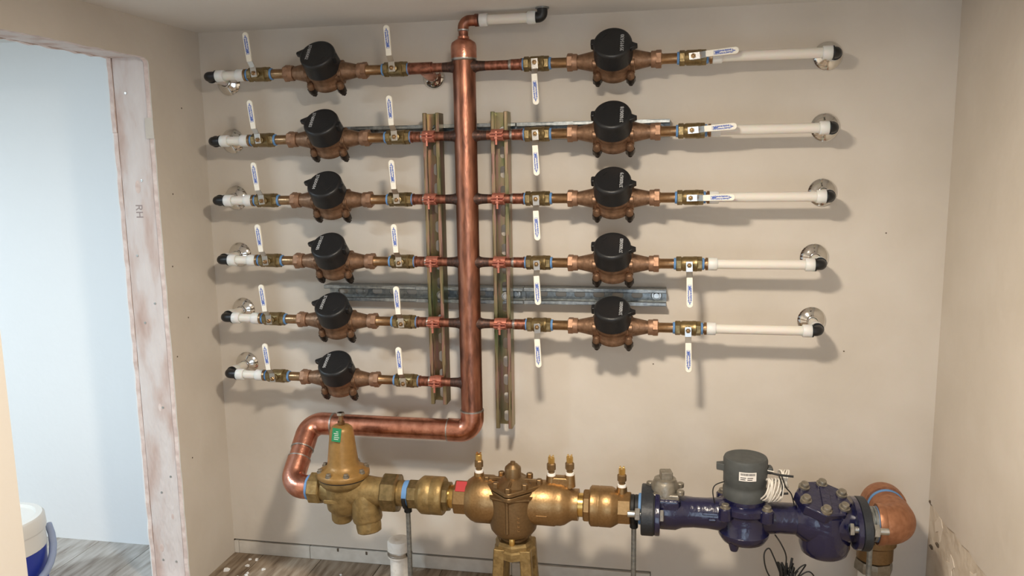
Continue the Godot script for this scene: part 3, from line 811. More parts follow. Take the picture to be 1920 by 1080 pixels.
func ball_valve(at: Vector3, turn: float, label: String, upside := false) -> void:
	var t := thing("ball_valve", label, "valve", at, Basis.IDENTITY, "brass ball valves with white levers")
	part(t, "body", shape("valve_body", func(): return MB.new().at(Vector3.ZERO, ALONG_X).lathe(pr([0, -0.0215, 0.0135, -0.0215, 0.0145, -0.018, 0.0172, -0.012, 0.0172, 0.010, 0.0178, 0.011, 0.0178, 0.018, 0.0145, 0.0205, 0, 0.0205]), 32)), M.brass)
	for sx in [-1.0, 1.0]:
		part(t, "hex_end", shape("valve_hex%d" % sx, func(): return MB.new().at(Vector3.ZERO, ALONG_X).lathe(hexnut(0.0172, min(sx * 0.017, sx * 0.0295), max(sx * 0.017, sx * 0.0295)), 6, true)), M.brass)
		part(t, "thread_tape", shape("valve_tape%d" % sx, func():
			var mb := MB.new().at(Vector3.ZERO, ALONG_X)
			var a: float = min(sx * 0.0285, sx * 0.0345)
			return mb.lathe(pr([0, a, 0.0133, a, 0.0142, a + 0.0015, 0.0136, a + 0.003, 0.0143, a + 0.0045, 0.0131, a + 0.006, 0, a + 0.006]), 22)), M.tape, "light blue thread tape")
	part(t, "stem", shape("valve_stem", func(): return MB.new().at(Vector3(0, 0, 0), ALONG_Z).lathe(pr([0, 0.014, 0.0088, 0.014, 0.0088, 0.022, 0.0062, 0.023, 0.0062, 0.0285, 0.0042, 0.0285, 0.0042, 0.036, 0, 0.036]), 18)), M.brass)
	var h := part(t, "lever", shape("valve_lever", func():
		var mb := MB.new()
		mb.box(Vector3(0, 0.003, 0.0), Vector3(0.0152, 0.024, 0.0022), 0.0006)
		var b := Basis(Vector3.RIGHT, -0.0)
		var d := Vector3(0, 0.0125, 0.0105)
		mb.at(Vector3(0, 0.0145, 0) + d * 0.5, Basis(Vector3(1, 0, 0), d.normalized(), Vector3(1, 0, 0).cross(d.normalized()))).box(Vector3.ZERO, Vector3(0.0142, d.length() + 0.002, 0.0021), 0.0005)
		mb.at(Vector3.ZERO).box(Vector3(0, 0.034, 0.0105), Vector3(0.0115, 0.016, 0.002), 0.0005)
		return mb), M.steel)
	h.position = Vector3(0, 0, 0.0305)
	h.rotation.z = turn
	part(h, "lever_nut", shape("valve_nut", func(): return MB.new().at(Vector3.ZERO, ALONG_Z).lathe(pr([0, 0, 0.0058, 0, 0.0058, 0.0042, 0.005, 0.005, 0, 0.005]), 6, true).lathe(pr([0, 0.004, 0.003, 0.004, 0.003, 0.0078, 0.0022, 0.0085, 0, 0.0085]), 12)), M.tail)
	part(h, "grip", shape("valve_grip", func():
		var p := PackedVector2Array()
		for i in 13:
			var a := PI * i / 12
			p.append(Vector2(cos(a) * 0.0076, 0.0885 + sin(a) * 0.0076))
		p.append_array([Vector2(-0.0072, 0.06), Vector2(-0.0066, 0.0265), Vector2(0.0066, 0.0265), Vector2(0.0072, 0.06)])
		return MB.new().extrude(p, 0.0085, 0.0140, true, 0.0011)), M.sleeve, "white vinyl grip")
	var pm := part(h, "print", shape("valve_print", func(): return handle_print()), M.print_blue, "small blue print")
	pm.position = Vector3(0, 0.0, 0.0140)
	if upside:
		pm.transform = Transform3D(Basis.IDENTITY, Vector3(0, 0, 0.0140))

func plastic_pipe(at: Vector3, xa: float, xe: float, elbow_x: float, y_wall: float, label: String) -> void:
	# from the valve at xa to the ring at xe, black elbow at elbow_x, stub back to the wall; local x in metres from `at`
	var s: float = sign(xe - xa)
	var t := thing("plastic_pipe", label, "pipe", at, Basis.IDENTITY, "white plastic pipes")
	var b := ALONG_X if s > 0 else Basis(Vector3(0, 1, 0), Vector3(-1, 0, 0), Vector3(0, 0, 1))
	var o := Vector3(xa, 0, 0)
	var l: float = abs(xe - xa)
	part(t, "adapter", MB.new().at(o, b).lathe(pr([0, -0.0185, 0.0115, -0.0185, 0.0115, -0.0165, 0.0148, -0.016, 0.0148, -0.0105, 0, -0.0105]), 22), M.tail)
	part(t, "pipe", MB.new().at(o, b).lathe(pr([0, 0, 0.0112, 0, 0.0112, l, 0, l]), 24), M.pex)
	for q in [0.0, l]:
		part(t, "ring", MB.new().at(o + Vector3(s * q, 0, 0), b).lathe(pr([0, -0.0105, 0.0136, -0.0105, 0.0148, -0.009, 0.0148, 0.009, 0.0138, 0.0105, 0, 0.0105]), 26), M.pex_ring)
	var ex := elbow_x
	var el := part(t, "elbow", MB.new().tube(bend(Vector3(xe + s * 0.009, 0, 0), Vector3(ex, 0, 0), Vector3(ex, 0.0, -0.030), 0.012, 8), 0.0118, 20), M.black, "black plastic elbow")
	part(el, "collar", MB.new().at(Vector3(xe + s * 0.0115, 0, 0), b).lathe(pr([0, -0.0015, 0.0145, -0.0015, 0.0145, 0.0018, 0, 0.0018]), 22), M.black)
	part(el, "collar", MB.new().at(Vector3(ex, 0, -0.022), ALONG_Z).lathe(pr([0, -0.0018, 0.0145, -0.0018, 0.0145, 0.0018, 0, 0.0018]), 22), M.black)
	part(t, "ring", MB.new().at(Vector3(ex, 0, -0.0345), ALONG_Z).lathe(pr([0, -0.0105, 0.0138, -0.0105, 0.0148, -0.009, 0.0148, 0.009, 0.0138, 0.0105, 0, 0.0105]), 26), M.pex_ring)
	part(t, "wall_stub", MB.new().tube([Vector3(ex, 0, -0.034), Vector3(ex, y_wall - at.y, -Z_PIPE + 0.001)], 0.0112, 22), M.pex)

func wall_plate(at: Vector3, label: String, r := 0.0325) -> void:
	var t := thing("escutcheon", label, "wall plate", at, ALONG_Z, "chrome wall plates")
	part(t, "dish", shape("esc%.3f" % r, func(): return MB.new().lathe(pr([r - 0.002, 0, r, 0.0006, r, 0.0025, r * 0.86, 0.0075, r * 0.66, 0.0115, r * 0.50, 0.0135, r * 0.42, 0.0155, r * 0.42, 0.0215, r * 0.37, 0.0225, 0.0116, 0.0225, 0.0116, 0.0]), 40)), M.chrome)

func pipe_clamp(at: Vector3, label: String) -> void:
	var t := thing("pipe_clamp", label, "pipe clamp", at, Basis.IDENTITY, "copper plated strut clamps")
	for sg in [-1.0, 1.0]:
		part(t, "half_band", shape("clamp_half%d" % sg, func():
			var p := PackedVector2Array()
			for i in 13:
				var a: float = deg_to_rad(lerp(-12.0, 172.0, i / 12.0)) * sg
				p.append(Vector2(cos(a), sin(a)) * 0.0142)
			for i in 13:
				var a: float = deg_to_rad(lerp(172.0, -12.0 + 22.0, i / 12.0)) * sg
				p.append(Vector2(cos(a), sin(a)) * 0.0116)
			# polygon in (z, y); turn so that local x -> world z, extrude along x
			var mb := MB.new().at(Vector3.ZERO, Basis(Vector3(0, 0, 1), Vector3(0, 1, 0), Vector3(-1, 0, 0)))
			mb.extrude(p, -0.0148, 0.0148, false, 0.0004)
			mb.at(Vector3.ZERO).box(Vector3(0, sg * 0.0036, 0.0185), Vector3(0.0296, 0.0026, 0.013), 0.0007)
			mb.box(Vector3(0, sg * 0.009, -0.018), Vector3(0.0296, 0.0026, 0.014), 0.0006)
			return mb), M.clamp)
	part(t, "bolt", shape("clamp_bolt", func(): return MB.new().at(Vector3(0.0, 0, 0.0195)).lathe(pr([0, -0.024, 0.003, -0.023, 0.003, 0.004, 0.0055, 0.005, 0.0052, 0.0078, 0, 0.0088]), 14).lathe(pr([0, -0.0095, 0.0062, -0.0095, 0.0062, -0.005, 0, -0.005]), 6, true)), M.clamp)

func build_rows() -> void:
	var left := ["37600682", "37600683", "37600684", "37600685", "37600687", "37600686"]
	var right := ["35915630", "37600678", "37600679", "37600680", "37600681"]
	var el_l := [38.0, 41.0, 44.0, 48.0, 52.0, 55.0]
	var el_r := [34.0, 40.0, 46.0, 51.0, 58.0]
	var ord := ["top", "second", "third", "fourth", "fifth", "bottom"]
	for i in 6:
		var y: float = ROWS[i]
		var s: String = left[i]
		var br: String = ord[i] + " doorway-side branch"
		water_meter(Vector3(-0.822, y, Z_PIPE), el_l[i], s, false, br)
		ball_valve(Vector3(-0.643, y, Z_PIPE), deg_to_rad(3.5), "brass ball valve, white lever up, between meter and riser on the %s" % br)
		ball_valve(Vector3(-0.996, y, Z_PIPE), deg_to_rad(6.0), "brass ball valve, white lever up, between meter and plastic pipe on the %s" % br)
		var yw: float = y - 0.006 if i == 0 else y + 0.003
		plastic_pipe(Vector3(-1.047, y, Z_PIPE), 0.0, -0.0555, -0.093, yw, "short white plastic pipe with black elbow ending the %s" % br)
		wall_plate(Vector3(-1.14, yw, 0.0005), "chrome wall plate round the plastic pipe of the %s" % br)
		if i > 0:
			pipe_clamp(Vector3(-0.566, y, Z_PIPE), "copper plated clamp holding the %s to the gold strut" % br)
	for i in 5:
		var y: float = ROWS[i]
		var s: String = right[i]
		var br: String = (ord[i] if i < 4 else "lowest") + " corner-side branch"
		water_meter(Vector3(-0.1245, y, Z_PIPE), el_r[i], s, true, br)
		ball_valve(Vector3(-0.3025, y, Z_PIPE), PI + deg_to_rad(3.0), "brass ball valve, white lever down, between meter and riser on the %s" % br)
		if i < 3:
			ball_valve(Vector3(0.0505, y, Z_PIPE), -PI / 2 + deg_to_rad([4.5, 4.0, 1.0][i]), "brass ball valve, white lever sideways, between meter and plastic pipe on the %s" % br)
		else:
			ball_valve(Vector3(0.0505, y, Z_PIPE), PI + deg_to_rad(1.5), "brass ball valve, white lever down, between meter and plastic pipe on the %s" % br)
		var xe := 0.335 if i < 3 else 0.317
		var ex := 0.355 if i < 3 else 0.343
		plastic_pipe(Vector3(0.1035, y, Z_PIPE), 0.0, xe - 0.1035, ex - 0.1035, y + 0.005, "long white plastic pipe with black elbow ending the %s" % br)
		wall_plate(Vector3(ex, y + 0.005, 0.0005), "chrome wall plate round the plastic pipe of the %s" % br)
		if i > 0:
			pipe_clamp(Vector3(-0.397, y, Z_PIPE), "copper plated clamp holding the %s to the gold strut" % br)
	wall_plate(Vector3(-0.579, ROWS[0] - 0.012, 0.0005), "chrome wall plate behind the copper tee of the top left branch", 0.0285)
	# top outlet
	var t := thing("plastic_pipe", "white plastic pipe under the ceiling on top of the copper riser", "pipe", Vector3(-0.43, 1.4335, Z_PIPE), Basis.IDENTITY, "white plastic pipes")
	part(t, "pipe", MB.new().at(Vector3.ZERO, ALONG_X).lathe(rod(0.0112, 0.0, 0.12), 24), M.pex)
	for q in [0.004, 0.117]:
		part(t, "ring", MB.new().at(Vector3(q, 0, 0), ALONG_X).lathe(pr([0, -0.0095, 0.0136, -0.0095, 0.0148, -0.008, 0.0148, 0.0085, 0.0138, 0.01, 0, 0.01]), 26), M.pex_ring)
	part(t, "elbow", MB.new().tube(bend(Vector3(0.125, 0, 0), Vector3(0.142, 0, 0), Vector3(0.142, 0.019, 0), 0.010, 8), 0.0122, 20), M.black, "black plastic elbow turned up into the ceiling")
	part(t, "ceiling_collar", MB.new().at(Vector3(0.142, 0.018, 0)).lathe(rod(0.016, 0.0, 0.0032, 0.0005), 22), M.galvanised)

# ---------------------------------------------------------------- the main run
func lx(p: Array, segs := 30, sharp := false, at := Vector3.ZERO) -> MB:      # (radius, x) profile turned round local x
	return MB.new().at(at, ALONG_X).lathe(pr(p), segs, sharp)

func test_cock(t: Node3D, at: Vector3) -> void:
	var b := part(t, "test_cock", shape("cock", func(): return MB.new().lathe(pr([0, 0.012, 0.0075, 0.012, 0.0075, 0.02, 0.0105, 0.0225, 0.0105, 0.036, 0.0085, 0.0385, 0, 0.0385]), 8, true)), M.dark_bronze)
	b.position = at
	part(b, "boss", shape("cockboss", func(): return MB.new().lathe(pr([0, -0.02, 0.0135, -0.02, 0.0122, 0.0, 0.0115, 0.008, 0, 0.008]), 20)), M.gold_bronze)
	part(b, "thread_tape", shape("cocktape", func(): return MB.new().lathe(pr([0, 0.007, 0.0098, 0.007, 0.0102, 0.010, 0.0096, 0.0145, 0, 0.0145]), 18)), M.white_tape, "white thread tape")
	part(b, "cap", shape("cockcap", func():
		var mb := MB.new().lathe(pr([0, 0.038, 0.0078, 0.038, 0.0078, 0.051, 0.007, 0.052, 0, 0.052]), 8, true)
		mb.box(Vector3(0.004, 0.0535, 0), Vector3(0.0035, 0.005, 0.011), 0.0005)
		mb.box(Vector3(-0.004, 0.0535, 0), Vector3(0.0035, 0.005, 0.011), 0.0005)
		return mb), M.shiny_brass, "bright brass slotted cap")

func support_rod(x: float, label: String) -> void:
	var t := thing("support_rod", label, "support", Vector3(x, 0, Z_MAIN), Basis.IDENTITY, "rods under the main run")
	part(t, "rod", MB.new().lathe(rod(0.0058, 0.0, Y_MAIN - 0.034), 14), M.galvanised)
	var arc := []
	for i in 13:
		var a := PI * (1.0 + float(i) / 12)
		arc.append(Vector3(0, Y_MAIN + sin(a) * 0.0335, cos(a) * 0.0335))
	part(t, "strap", MB.new().tube(arc, 0.0052, 8), M.rubber)
	part(t, "socket", MB.new().lathe(rod(0.0095, Y_MAIN - 0.047, Y_MAIN - 0.030, 0.001), 14), M.rubber)

func flange_bolt(t: Node3D, at: Vector3, x_head: float, x_tip: float, x_nut: float) -> void:
	var s: float = sign(x_tip - x_head)
	var b := part(t, "bolt", MB.new().at(at, ALONG_X).lathe(rod(0.0072, min(x_head, x_tip), max(x_head, x_tip), 0.0008), 14).lathe(hexnut(0.0135, min(x_head, x_head + s * 0.009), max(x_head, x_head + s * 0.009)), 6, true), M.zinc)
	part(b, "nut", MB.new().at(at, ALONG_X).lathe(hexnut(0.0142, x_nut - 0.006, x_nut + 0.006), 6, true), M.zinc)

func build_main_run() -> void:
	# pressure reducing valve
	var p := thing("pressure_valve", "tan painted pressure reducing valve with tall bell top and green tag", "valve", Vector3(-0.77, Y_MAIN, Z_MAIN))
	part(p, "inlet_nut", lx([0, -0.086, 0.036, -0.086, 0.0395, -0.083, 0.0395, -0.058, 0.036, -0.055, 0, -0.055], 8, true), M.dull_brass)
	part(p, "thread_tape", lx([0, -0.0935, 0.0305, -0.0935, 0.0315, -0.089, 0.030, -0.084, 0, -0.084]), M.tape, "light blue thread tape")
	var body := MB.new()
	body.at(Vector3.ZERO, ALONG_X).lathe(pr([0, -0.056, 0.030, -0.056, 0.034, -0.04, 0.042, -0.015, 0.043, 0.01, 0.039, 0.05, 0.035, 0.085, 0.035, 0.105, 0, 0.105]), 32)
	body.at(Vector3.ZERO).lathe(pr([0, -0.06, 0.03, -0.058, 0.042, -0.045, 0.046, -0.02, 0.048, 0.012, 0.056, 0.02, 0.060, 0.025, 0.060, 0.0345, 0, 0.0345]), 36)
	body.at(Vector3(0.02, -0.012, 0.0)).box(Vector3.ZERO, Vector3(0.09, 0.07, 0.06), 0.02)
	part(p, "body", body, M.dull_brass)
	part(p, "cast_mark", MB.new().at(Vector3(-0.018, -0.015, 0.0445)).extrude(round_rect(0.036, 0.010, 0.0045), -0.002, 0.0018, true, 0.001), M.dull_brass)
	part(p, "bottom_plug", MB.new().at(Vector3(-0.008, 0, 0.0)).lathe(pr([0, -0.082, 0.022, -0.082, 0.026, -0.076, 0.027, -0.05]), 28), M.dull_brass)
	var yd := Vector3(0.16, -0.95, 0.14).normalized()
	part(p, "strainer_leg", MB.new().at(Vector3(0.053, -0.006, 0.004), y_along(-yd)).lathe(pr([0, -0.066, 0.0335, -0.066, 0.036, -0.06, 0.036, 0.0, 0, 0.01]), 30), M.dull_brass)
	part(p, "strainer_cap", MB.new().at(Vector3(0.053, -0.006, 0.004), y_along(-yd)).lathe(pr([0, -0.094, 0.024, -0.094, 0.029, -0.091, 0.0305, -0.078, 0.0305, -0.066, 0, -0.066]), 28), M.dull_brass)
	part(p, "gasket", MB.new().lathe(rod(0.0612, 0.0343, 0.0375), 40), M.rubber)
	var bonnet := part(p, "bonnet", MB.new().lathe(pr([0, 0.0373, 0.0625, 0.0373, 0.0635, 0.039, 0.0635, 0.047, 0.061, 0.0505, 0.050, 0.056, 0.041, 0.062, 0.0375, 0.07, 0.036, 0.082, 0.0285, 0.150, 0.026, 0.158, 0.020, 0.1635, 0.012, 0.1655, 0, 0.1658]), 44), M.tan_paint, "tan painted bell shaped top")
	for i in 8:
		var a := TAU * (i + 0.35) / 8
		part(bonnet, "bolt", shape("prv_bolt", func(): return MB.new().lathe(pr([0, 0, 0.006, 0, 0.006, 0.0055, 0.005, 0.0065, 0, 0.0065]), 6, true).lathe(rod(0.0078, -0.003, 0.001), 12)), M.grey_metal).position = Vector3(cos(a) * 0.0555, 0.0535, sin(a) * 0.0555)
	var scr := part(p, "adjusting_screw", MB.new().lathe(rod(0.0055, 0.16, 0.196, 0.001), 14).lathe(hexnut(0.0095, 0.166, 0.174), 6, true), M.tail)
	part(scr, "head", MB.new().lathe(hexnut(0.0105, 0.189, 0.196), 6, true), M.zinc)
	var tag := part(p, "tag", MB.new().at(Vector3(0.001, 0.150, 0.0325), Basis(Vector3.RIGHT, -0.13).rotated(Vector3.BACK, -0.1)).box(Vector3.ZERO, Vector3(0.0225, 0.033, 0.0012), 0.0004), M.green_tag, "small green paper tag")
	for i in 5:
		part(tag, "print", MB.new().at(Vector3(0.001, 0.150, 0.0325), Basis(Vector3.RIGHT, -0.13).rotated(Vector3.BACK, -0.1)).box(Vector3([0.001, -0.001, 0.0, 0.001, 0.0][i], 0.008 - i * 0.0045, 0.0007), Vector3([0.006, 0.012, 0.010, 0.013, 0.011][i], 0.0012, 0.0003)), M.label_white)
	part(p, "outlet_nut", lx([0, 0.103, 0.044, 0.103, 0.048, 0.107, 0.048, 0.138, 0.044, 0.142, 0, 0.142], 8, true), M.brass)
	part(p, "nipple", lx([0, 0.14, 0.031, 0.14, 0.031, 0.157, 0, 0.157]), M.dull_brass)
	support_rod(-0.608, "thin galvanised rod under the blue taped joint beside the tan pressure valve")
	# left union coupling
	var c := thing("union_coupling", "brass union coupling between the tan pressure valve and backflow preventer", "coupling", Vector3(-0.545, Y_MAIN, Z_MAIN), Basis.IDENTITY, "brass union couplings")
	part(c, "thread_tape", lx([0, -0.072, 0.0305, -0.072, 0.0318, -0.064, 0.0305, -0.055, 0, -0.055]), M.tape, "light blue thread tape")
	part(c, "hex_end", lx([0, -0.057, 0.033, -0.057, 0.036, -0.054, 0.036, -0.034, 0, -0.034], 8, true), M.brass)
	part(c, "barrel", lx([0, -0.036, 0.034, -0.036, 0.043, -0.026, 0.0455, -0.022, 0.0455, 0.0, 0.0448, 0.0008, 0.0448, 0.0025, 0.0455, 0.0033, 0.0455, 0.027, 0.043, 0.030, 0, 0.030], 40), M.dull_brass)
	part(c, "hex_end", lx([0, 0.029, 0.035, 0.029, 0.0365, 0.031, 0.0365, 0.042, 0.0345, 0.044, 0, 0.044], 8, true), M.brass)
	part(c, "threaded_end", lx([0, 0.043, 0.028, 0.043, 0.0275, 0.0455, 0.0282, 0.048, 0.0275, 0.0505, 0.0282, 0.053, 0.0275, 0.058, 0, 0.058]), M.shiny_brass)
	# backflow preventer
	var b := thing("backflow_preventer", "cast bronze backflow preventer with square bolted cover and test cocks", "valve", Vector3(-0.345, Y_MAIN, Z_MAIN))
	var bm := MB.new()
	bm.at(Vector3.ZERO, ALONG_X).lathe(pr([0, -0.142, 0.0395, -0.142, 0.0415, -0.139, 0.0415, -0.112, 0.043, -0.108, 0, -0.108]), 8, true)
	bm.lathe(pr([0, -0.112, 0.043, -0.112, 0.052, -0.100, 0.0565, -0.088, 0.0565, -0.052, 0.054, -0.048, 0.054, 0.0, 0.052, 0.06, 0.0525, 0.098, 0.0505, 0.101, 0.0505, 0.112, 0.047, 0.122, 0.040, 0.132, 0.0365, 0.138, 0.0365, 0.152, 0, 0.152]), 44)
	part(b, "body", bm, M.gold_bronze)
	# relief chamber: a rounded square column with one corner towards the viewer
	var col := MB.new()
	var diamond := Basis(Vector3.UP, PI / 4)
	var up := Basis(Vector3(1, 0, 0), Vector3(0, 0, -1), Vector3(0, 1, 0))
	col.at(Vector3(0, 0, 0.012)).lathe(pr([0, -0.076, 0.034, -0.075, 0.046, -0.070, 0.0535, -0.060, 0.056, -0.048, 0.057, 0.0, 0.0575, 0.03]), 44)
	col.at(Vector3(-0.004, -0.012, 0.0675)).box(Vector3.ZERO, Vector3(0.008, 0.085, 0.009), 0.003)
	col.at(Vector3(0, 0.022, 0.012)).lathe(pr([0.057, -0.004, 0.064, 0.004, 0.064, 0.008, 0, 0.008]), 8, true)
	part(b, "relief_chamber", col, M.dark_bronze)
	var cover := MB.new()
	cover.at(Vector3(0, 0, 0.012), diamond * up).extrude(round_rect(0.106, 0.106, 0.014), 0.028, 0.0375, true, 0.0015)
	part(b, "chamber_flange", cover, M.dark_bronze)
	var lidm := MB.new()
	lidm.at(Vector3.ZERO, diamond * up).extrude(round_rect(0.106, 0.106, 0.014), 0.039, 0.0495, true, 0.002)
	lidm.at(Vector3.ZERO).lathe(pr([0, 0.048, 0.048, 0.048, 0.041, 0.052, 0.026, 0.061, 0.0185, 0.065, 0, 0.065]), 36)
	var lid := part(b, "cover", lidm, M.dark_bronze)
	lid.position.z = 0.012
	part(lid, "cap", MB.new().lathe(pr([0, 0.062, 0.0192, 0.062, 0.0192, 0.084, 0.0182, 0.0875, 0.0105, 0.095, 0.006, 0.097, 0.006, 0.1005, 0, 0.1015]), 30, false, 0.94), M.dark_bronze)
	for i in 4:
		part(lid, "rib", MB.new().at(Vector3.ZERO, Basis(Vector3.UP, PI / 2 * i + PI / 4 + PI / 4)).box(Vector3(0.035, 0.057, 0), Vector3(0.05, 0.008, 0.006), 0.0015), M.dark_bronze)
	for i in 8:
		var a := PI / 4 * i
		var d := 0.062 if i % 2 == 0 else 0.048
		part(lid, "bolt", shape("bfp_bolt", func(): return MB.new().lathe(pr([0, 0, 0.0078, 0, 0.0078, 0.0105, 0.0068, 0.012, 0, 0.012]), 6, true)), M.dark_bronze).position = Vector3(cos(a) * d, 0.0495, sin(a) * d)
	for i in 4:
		part(b, "raised_letter", MB.new().at(Vector3(0.021, -0.046 + i * 0.0105, 0.0650), Basis(Vector3.UP, 0.38)).box(Vector3.ZERO, Vector3(0.006, 0.0016 + 0.0012 * (i % 2), 0.0014), 0.0004).box(Vector3(-0.002, 0.002, 0), Vector3(0.0016, 0.005, 0.0014), 0.0004), M.gold_bronze)
	part(b, "cast_mark", MB.new().at(Vector3(0.072, -0.012, 0.0505), Basis(Vector3.RIGHT, 0.2)).box(Vector3.ZERO, Vector3(0.026, 0.0035, 0.003), 0.001), M.gold_bronze)
	part(b, "tag", MB.new().at(Vector3(-0.123, 0.036, 0.022), Basis(Vector3.RIGHT, 0.75)).box(Vector3.ZERO, Vector3(0.026, 0.0015, 0.026), 0.0005), M.red_tag, "red tag wrapped over the inlet")
	for x in [-0.085, 0.088, 0.131]:
		test_cock(b, Vector3(x, [0.0555, 0.058, 0.062][[-0.085, 0.088, 0.131].find(x)], -0.004))
	part(b, "cock_rib", MB.new().box(Vector3(0.112, 0.048, -0.004), Vector3(0.05, 0.036, 0.024), 0.006), M.gold_bronze)
	part(b, "outlet_ring", lx([0, 0.15, 0.0275, 0.15, 0.0275, 0.166, 0, 0.166]), M.shiny_brass)
	part(b, "drain_neck", MB.new().lathe(pr([0, -0.094, 0.027, -0.094, 0.0335, -0.091, 0.0335, -0.086, 0.0305, -0.083, 0.0305, -0.068]), 32), M.dark_bronze)
	part(b, "drain_stud", MB.new().at(Vector3(0.0, 0, 0.036)).lathe(pr([0, -0.108, 0.005, -0.107, 0.0075, -0.103, 0.0078, -0.085, 0.006, -0.078, 0, -0.075]), 16), M.shiny_brass)
	# air gap below
	var g := thing("air_gap_fitting", "tan cast air gap stand with open legs under the backflow preventer", "drain fitting", Vector3(-0.345, 0, Z_MAIN))
	part(g, "collar", MB.new().lathe(pr([0.028, 0.203, 0.040, 0.203, 0.047, 0.209, 0.047, 0.218, 0.043, 0.226, 0.028, 0.226, 0.028, 0.203]), 8, true), M.dull_brass)
	for i in 4:
		var a := PI / 4 + PI / 2 * i
		var top := Vector3(cos(a) * 0.043, 0.212, sin(a) * 0.043)
		var foot := Vector3(cos(a) * 0.056, 0.036, sin(a) * 0.056)
		var d := (top - foot)
		var m := MB.new()
		m.at((top + foot) / 2, y_along(d) * Basis(Vector3.UP, -a * 0.0)).box(Vector3.ZERO, Vector3(0.027, d.length(), 0.022), 0.003)
		part(g, "leg", m, M.dull_brass)
	part(g, "yoke", MB.new().lathe(pr([0.036, 0.188, 0.0505, 0.188, 0.049, 0.204, 0.046, 0.210, 0.036, 0.210, 0.036, 0.188]), 8, true), M.dull_brass)
	part(g, "foot_ring", MB.new().lathe(pr([0.040, 0.0, 0.066, 0.0, 0.068, 0.012, 0.066, 0.042, 0.052, 0.044, 0.044, 0.03, 0.040, 0.0]), 32), M.dull_brass)
	part(g, "hanger_bolt", MB.new().lathe(hexnut(0.007, 0.190, 0.206), 6, true), M.grey_metal)
	# right union coupling
	var c2 := thing("union_coupling", "brass union coupling with a test cock between backflow preventer and blue meter", "coupling", Vector3(-0.137, Y_MAIN, Z_MAIN), Basis.IDENTITY, "brass union couplings")
	part(c2, "hex_end", lx([0, -0.044, 0.036, -0.044, 0.0385, -0.041, 0.0385, -0.027, 0, -0.027], 8, true), M.gold_bronze)
	part(c2, "barrel", lx([0, -0.030, 0.042, -0.030, 0.0465, -0.026, 0.0465, -0.010, 0.0458, -0.009, 0.0458, -0.0075, 0.0465, -0.0065, 0.0465, 0.020, 0.044, 0.025, 0.037, 0.036, 0, 0.036], 40), M.gold_bronze)
	part(c2, "hex_end", lx([0, 0.034, 0.037, 0.034, 0.0385, 0.036, 0.0385, 0.062, 0.0365, 0.064, 0, 0.064], 8, true), M.gold_bronze)
	test_cock(c2, Vector3(0.043, 0.041, -0.003))
	support_rod(-0.066, "thin galvanised rod under the black clamp beside the blue meter flange")
	# black companion flanges
	var fl := thing("pipe_flange", "black oval flange bolted to the blue meter beside the backflow preventer", "flange", Vector3(-0.036, Y_MAIN, Z_MAIN), Basis.IDENTITY, "black flanges of the blue meter")
	var side := Basis(Vector3(0, 0, 1), Vector3(0, 1, 0), Vector3(-1, 0, 0))
	part(fl, "neck", lx([0, -0.037, 0.0315, -0.037, 0.0315, -0.03, 0.030, -0.0285, 0.0315, -0.027, 0.0315, -0.02, 0.034, -0.012, 0, -0.012], 30), M.rubber)
	part(fl, "thread_tape", lx([0, -0.0195, 0.0345, -0.0195, 0.0352, -0.016, 0.0345, -0.0125, 0, -0.0125]), M.tape, "light blue thread tape")
	part(fl, "plate", MB.new().at(Vector3.ZERO, side).extrude(oval(0.078, 0.053, 40), -0.0155, 0.013, true, 0.002), M.flange_black)
	part(fl, "gasket", MB.new().at(Vector3.ZERO, side).extrude(oval(0.076, 0.051, 40), -0.0172, -0.0155, true), M.rubber)
	flange_bolt(fl, Vector3(0, 0.012, 0.058), 0.037, -0.042, -0.02)
	flange_bolt(fl, Vector3(0, -0.012, -0.058), 0.037, -0.042, -0.02)
	# blue meter
	var m := thing("bulk_water_meter", "large navy blue main water meter with grey register and bolted strainer", "water meter", Vector3(0.177, Y_MAIN, Z_MAIN))
	var bl := MB.new()
	bl.at(Vector3(-0.19, 0, 0), side).extrude(oval(0.078, 0.052, 40), -0.006, 0.006, true, 0.002)
	bl.at(Vector3.ZERO, ALONG_X).lathe(pr([0, -0.197, 0.040, -0.197, 0.042, -0.18, 0.042, -0.15, 0.036, -0.135, 0.0335, -0.11, 0.034, -0.08, 0.037, -0.05, 0.037, 0.05, 0.034, 0.075, 0.034, 0.12, 0, 0.12]), 36)
	bl.at(Vector3(-0.177, 0, 0)).box(Vector3(0.001, 0.020, 0), Vector3(0.074, 0.042, 0.076), 0.009)
	part(m, "body", bl, M.navy)
	part(m, "meter_chamber", MB.new().lathe(pr([0, -0.060, 0.03, -0.060, 0.048, -0.054, 0.055, -0.042, 0.056, -0.034, 0.053, -0.030, 0.053, 0.012, 0.060, 0.018, 0.060, 0.030, 0.056, 0.034, 0.047, 0.036, 0.047, 0.046, 0, 0.046]), 44), M.navy)
	for i in 4:
		var a := PI / 4 + PI / 2 * i
		var lg := part(m, "chamber_bolt", MB.new().lathe(rod(0.0145, 0.006, 0.034, 0.002), 20), M.navy)
		lg.position = Vector3(cos(a) * 0.062, 0, sin(a) * 0.062)
		part(lg, "bolt_head", MB.new().lathe(pr([0, 0.033, 0.0115, 0.033, 0.0115, 0.0355, 0.0085, 0.036, 0.0085, 0.042, 0.0075, 0.043, 0, 0.043]), 12), M.grey_metal)
	part(m, "drain_plug", MB.new().at(Vector3(-0.022, 0, 0.030)).lathe(pr([0, -0.070, 0.008, -0.070, 0.010, -0.064, 0.014, -0.05, 0, -0.05]), 14), M.navy)
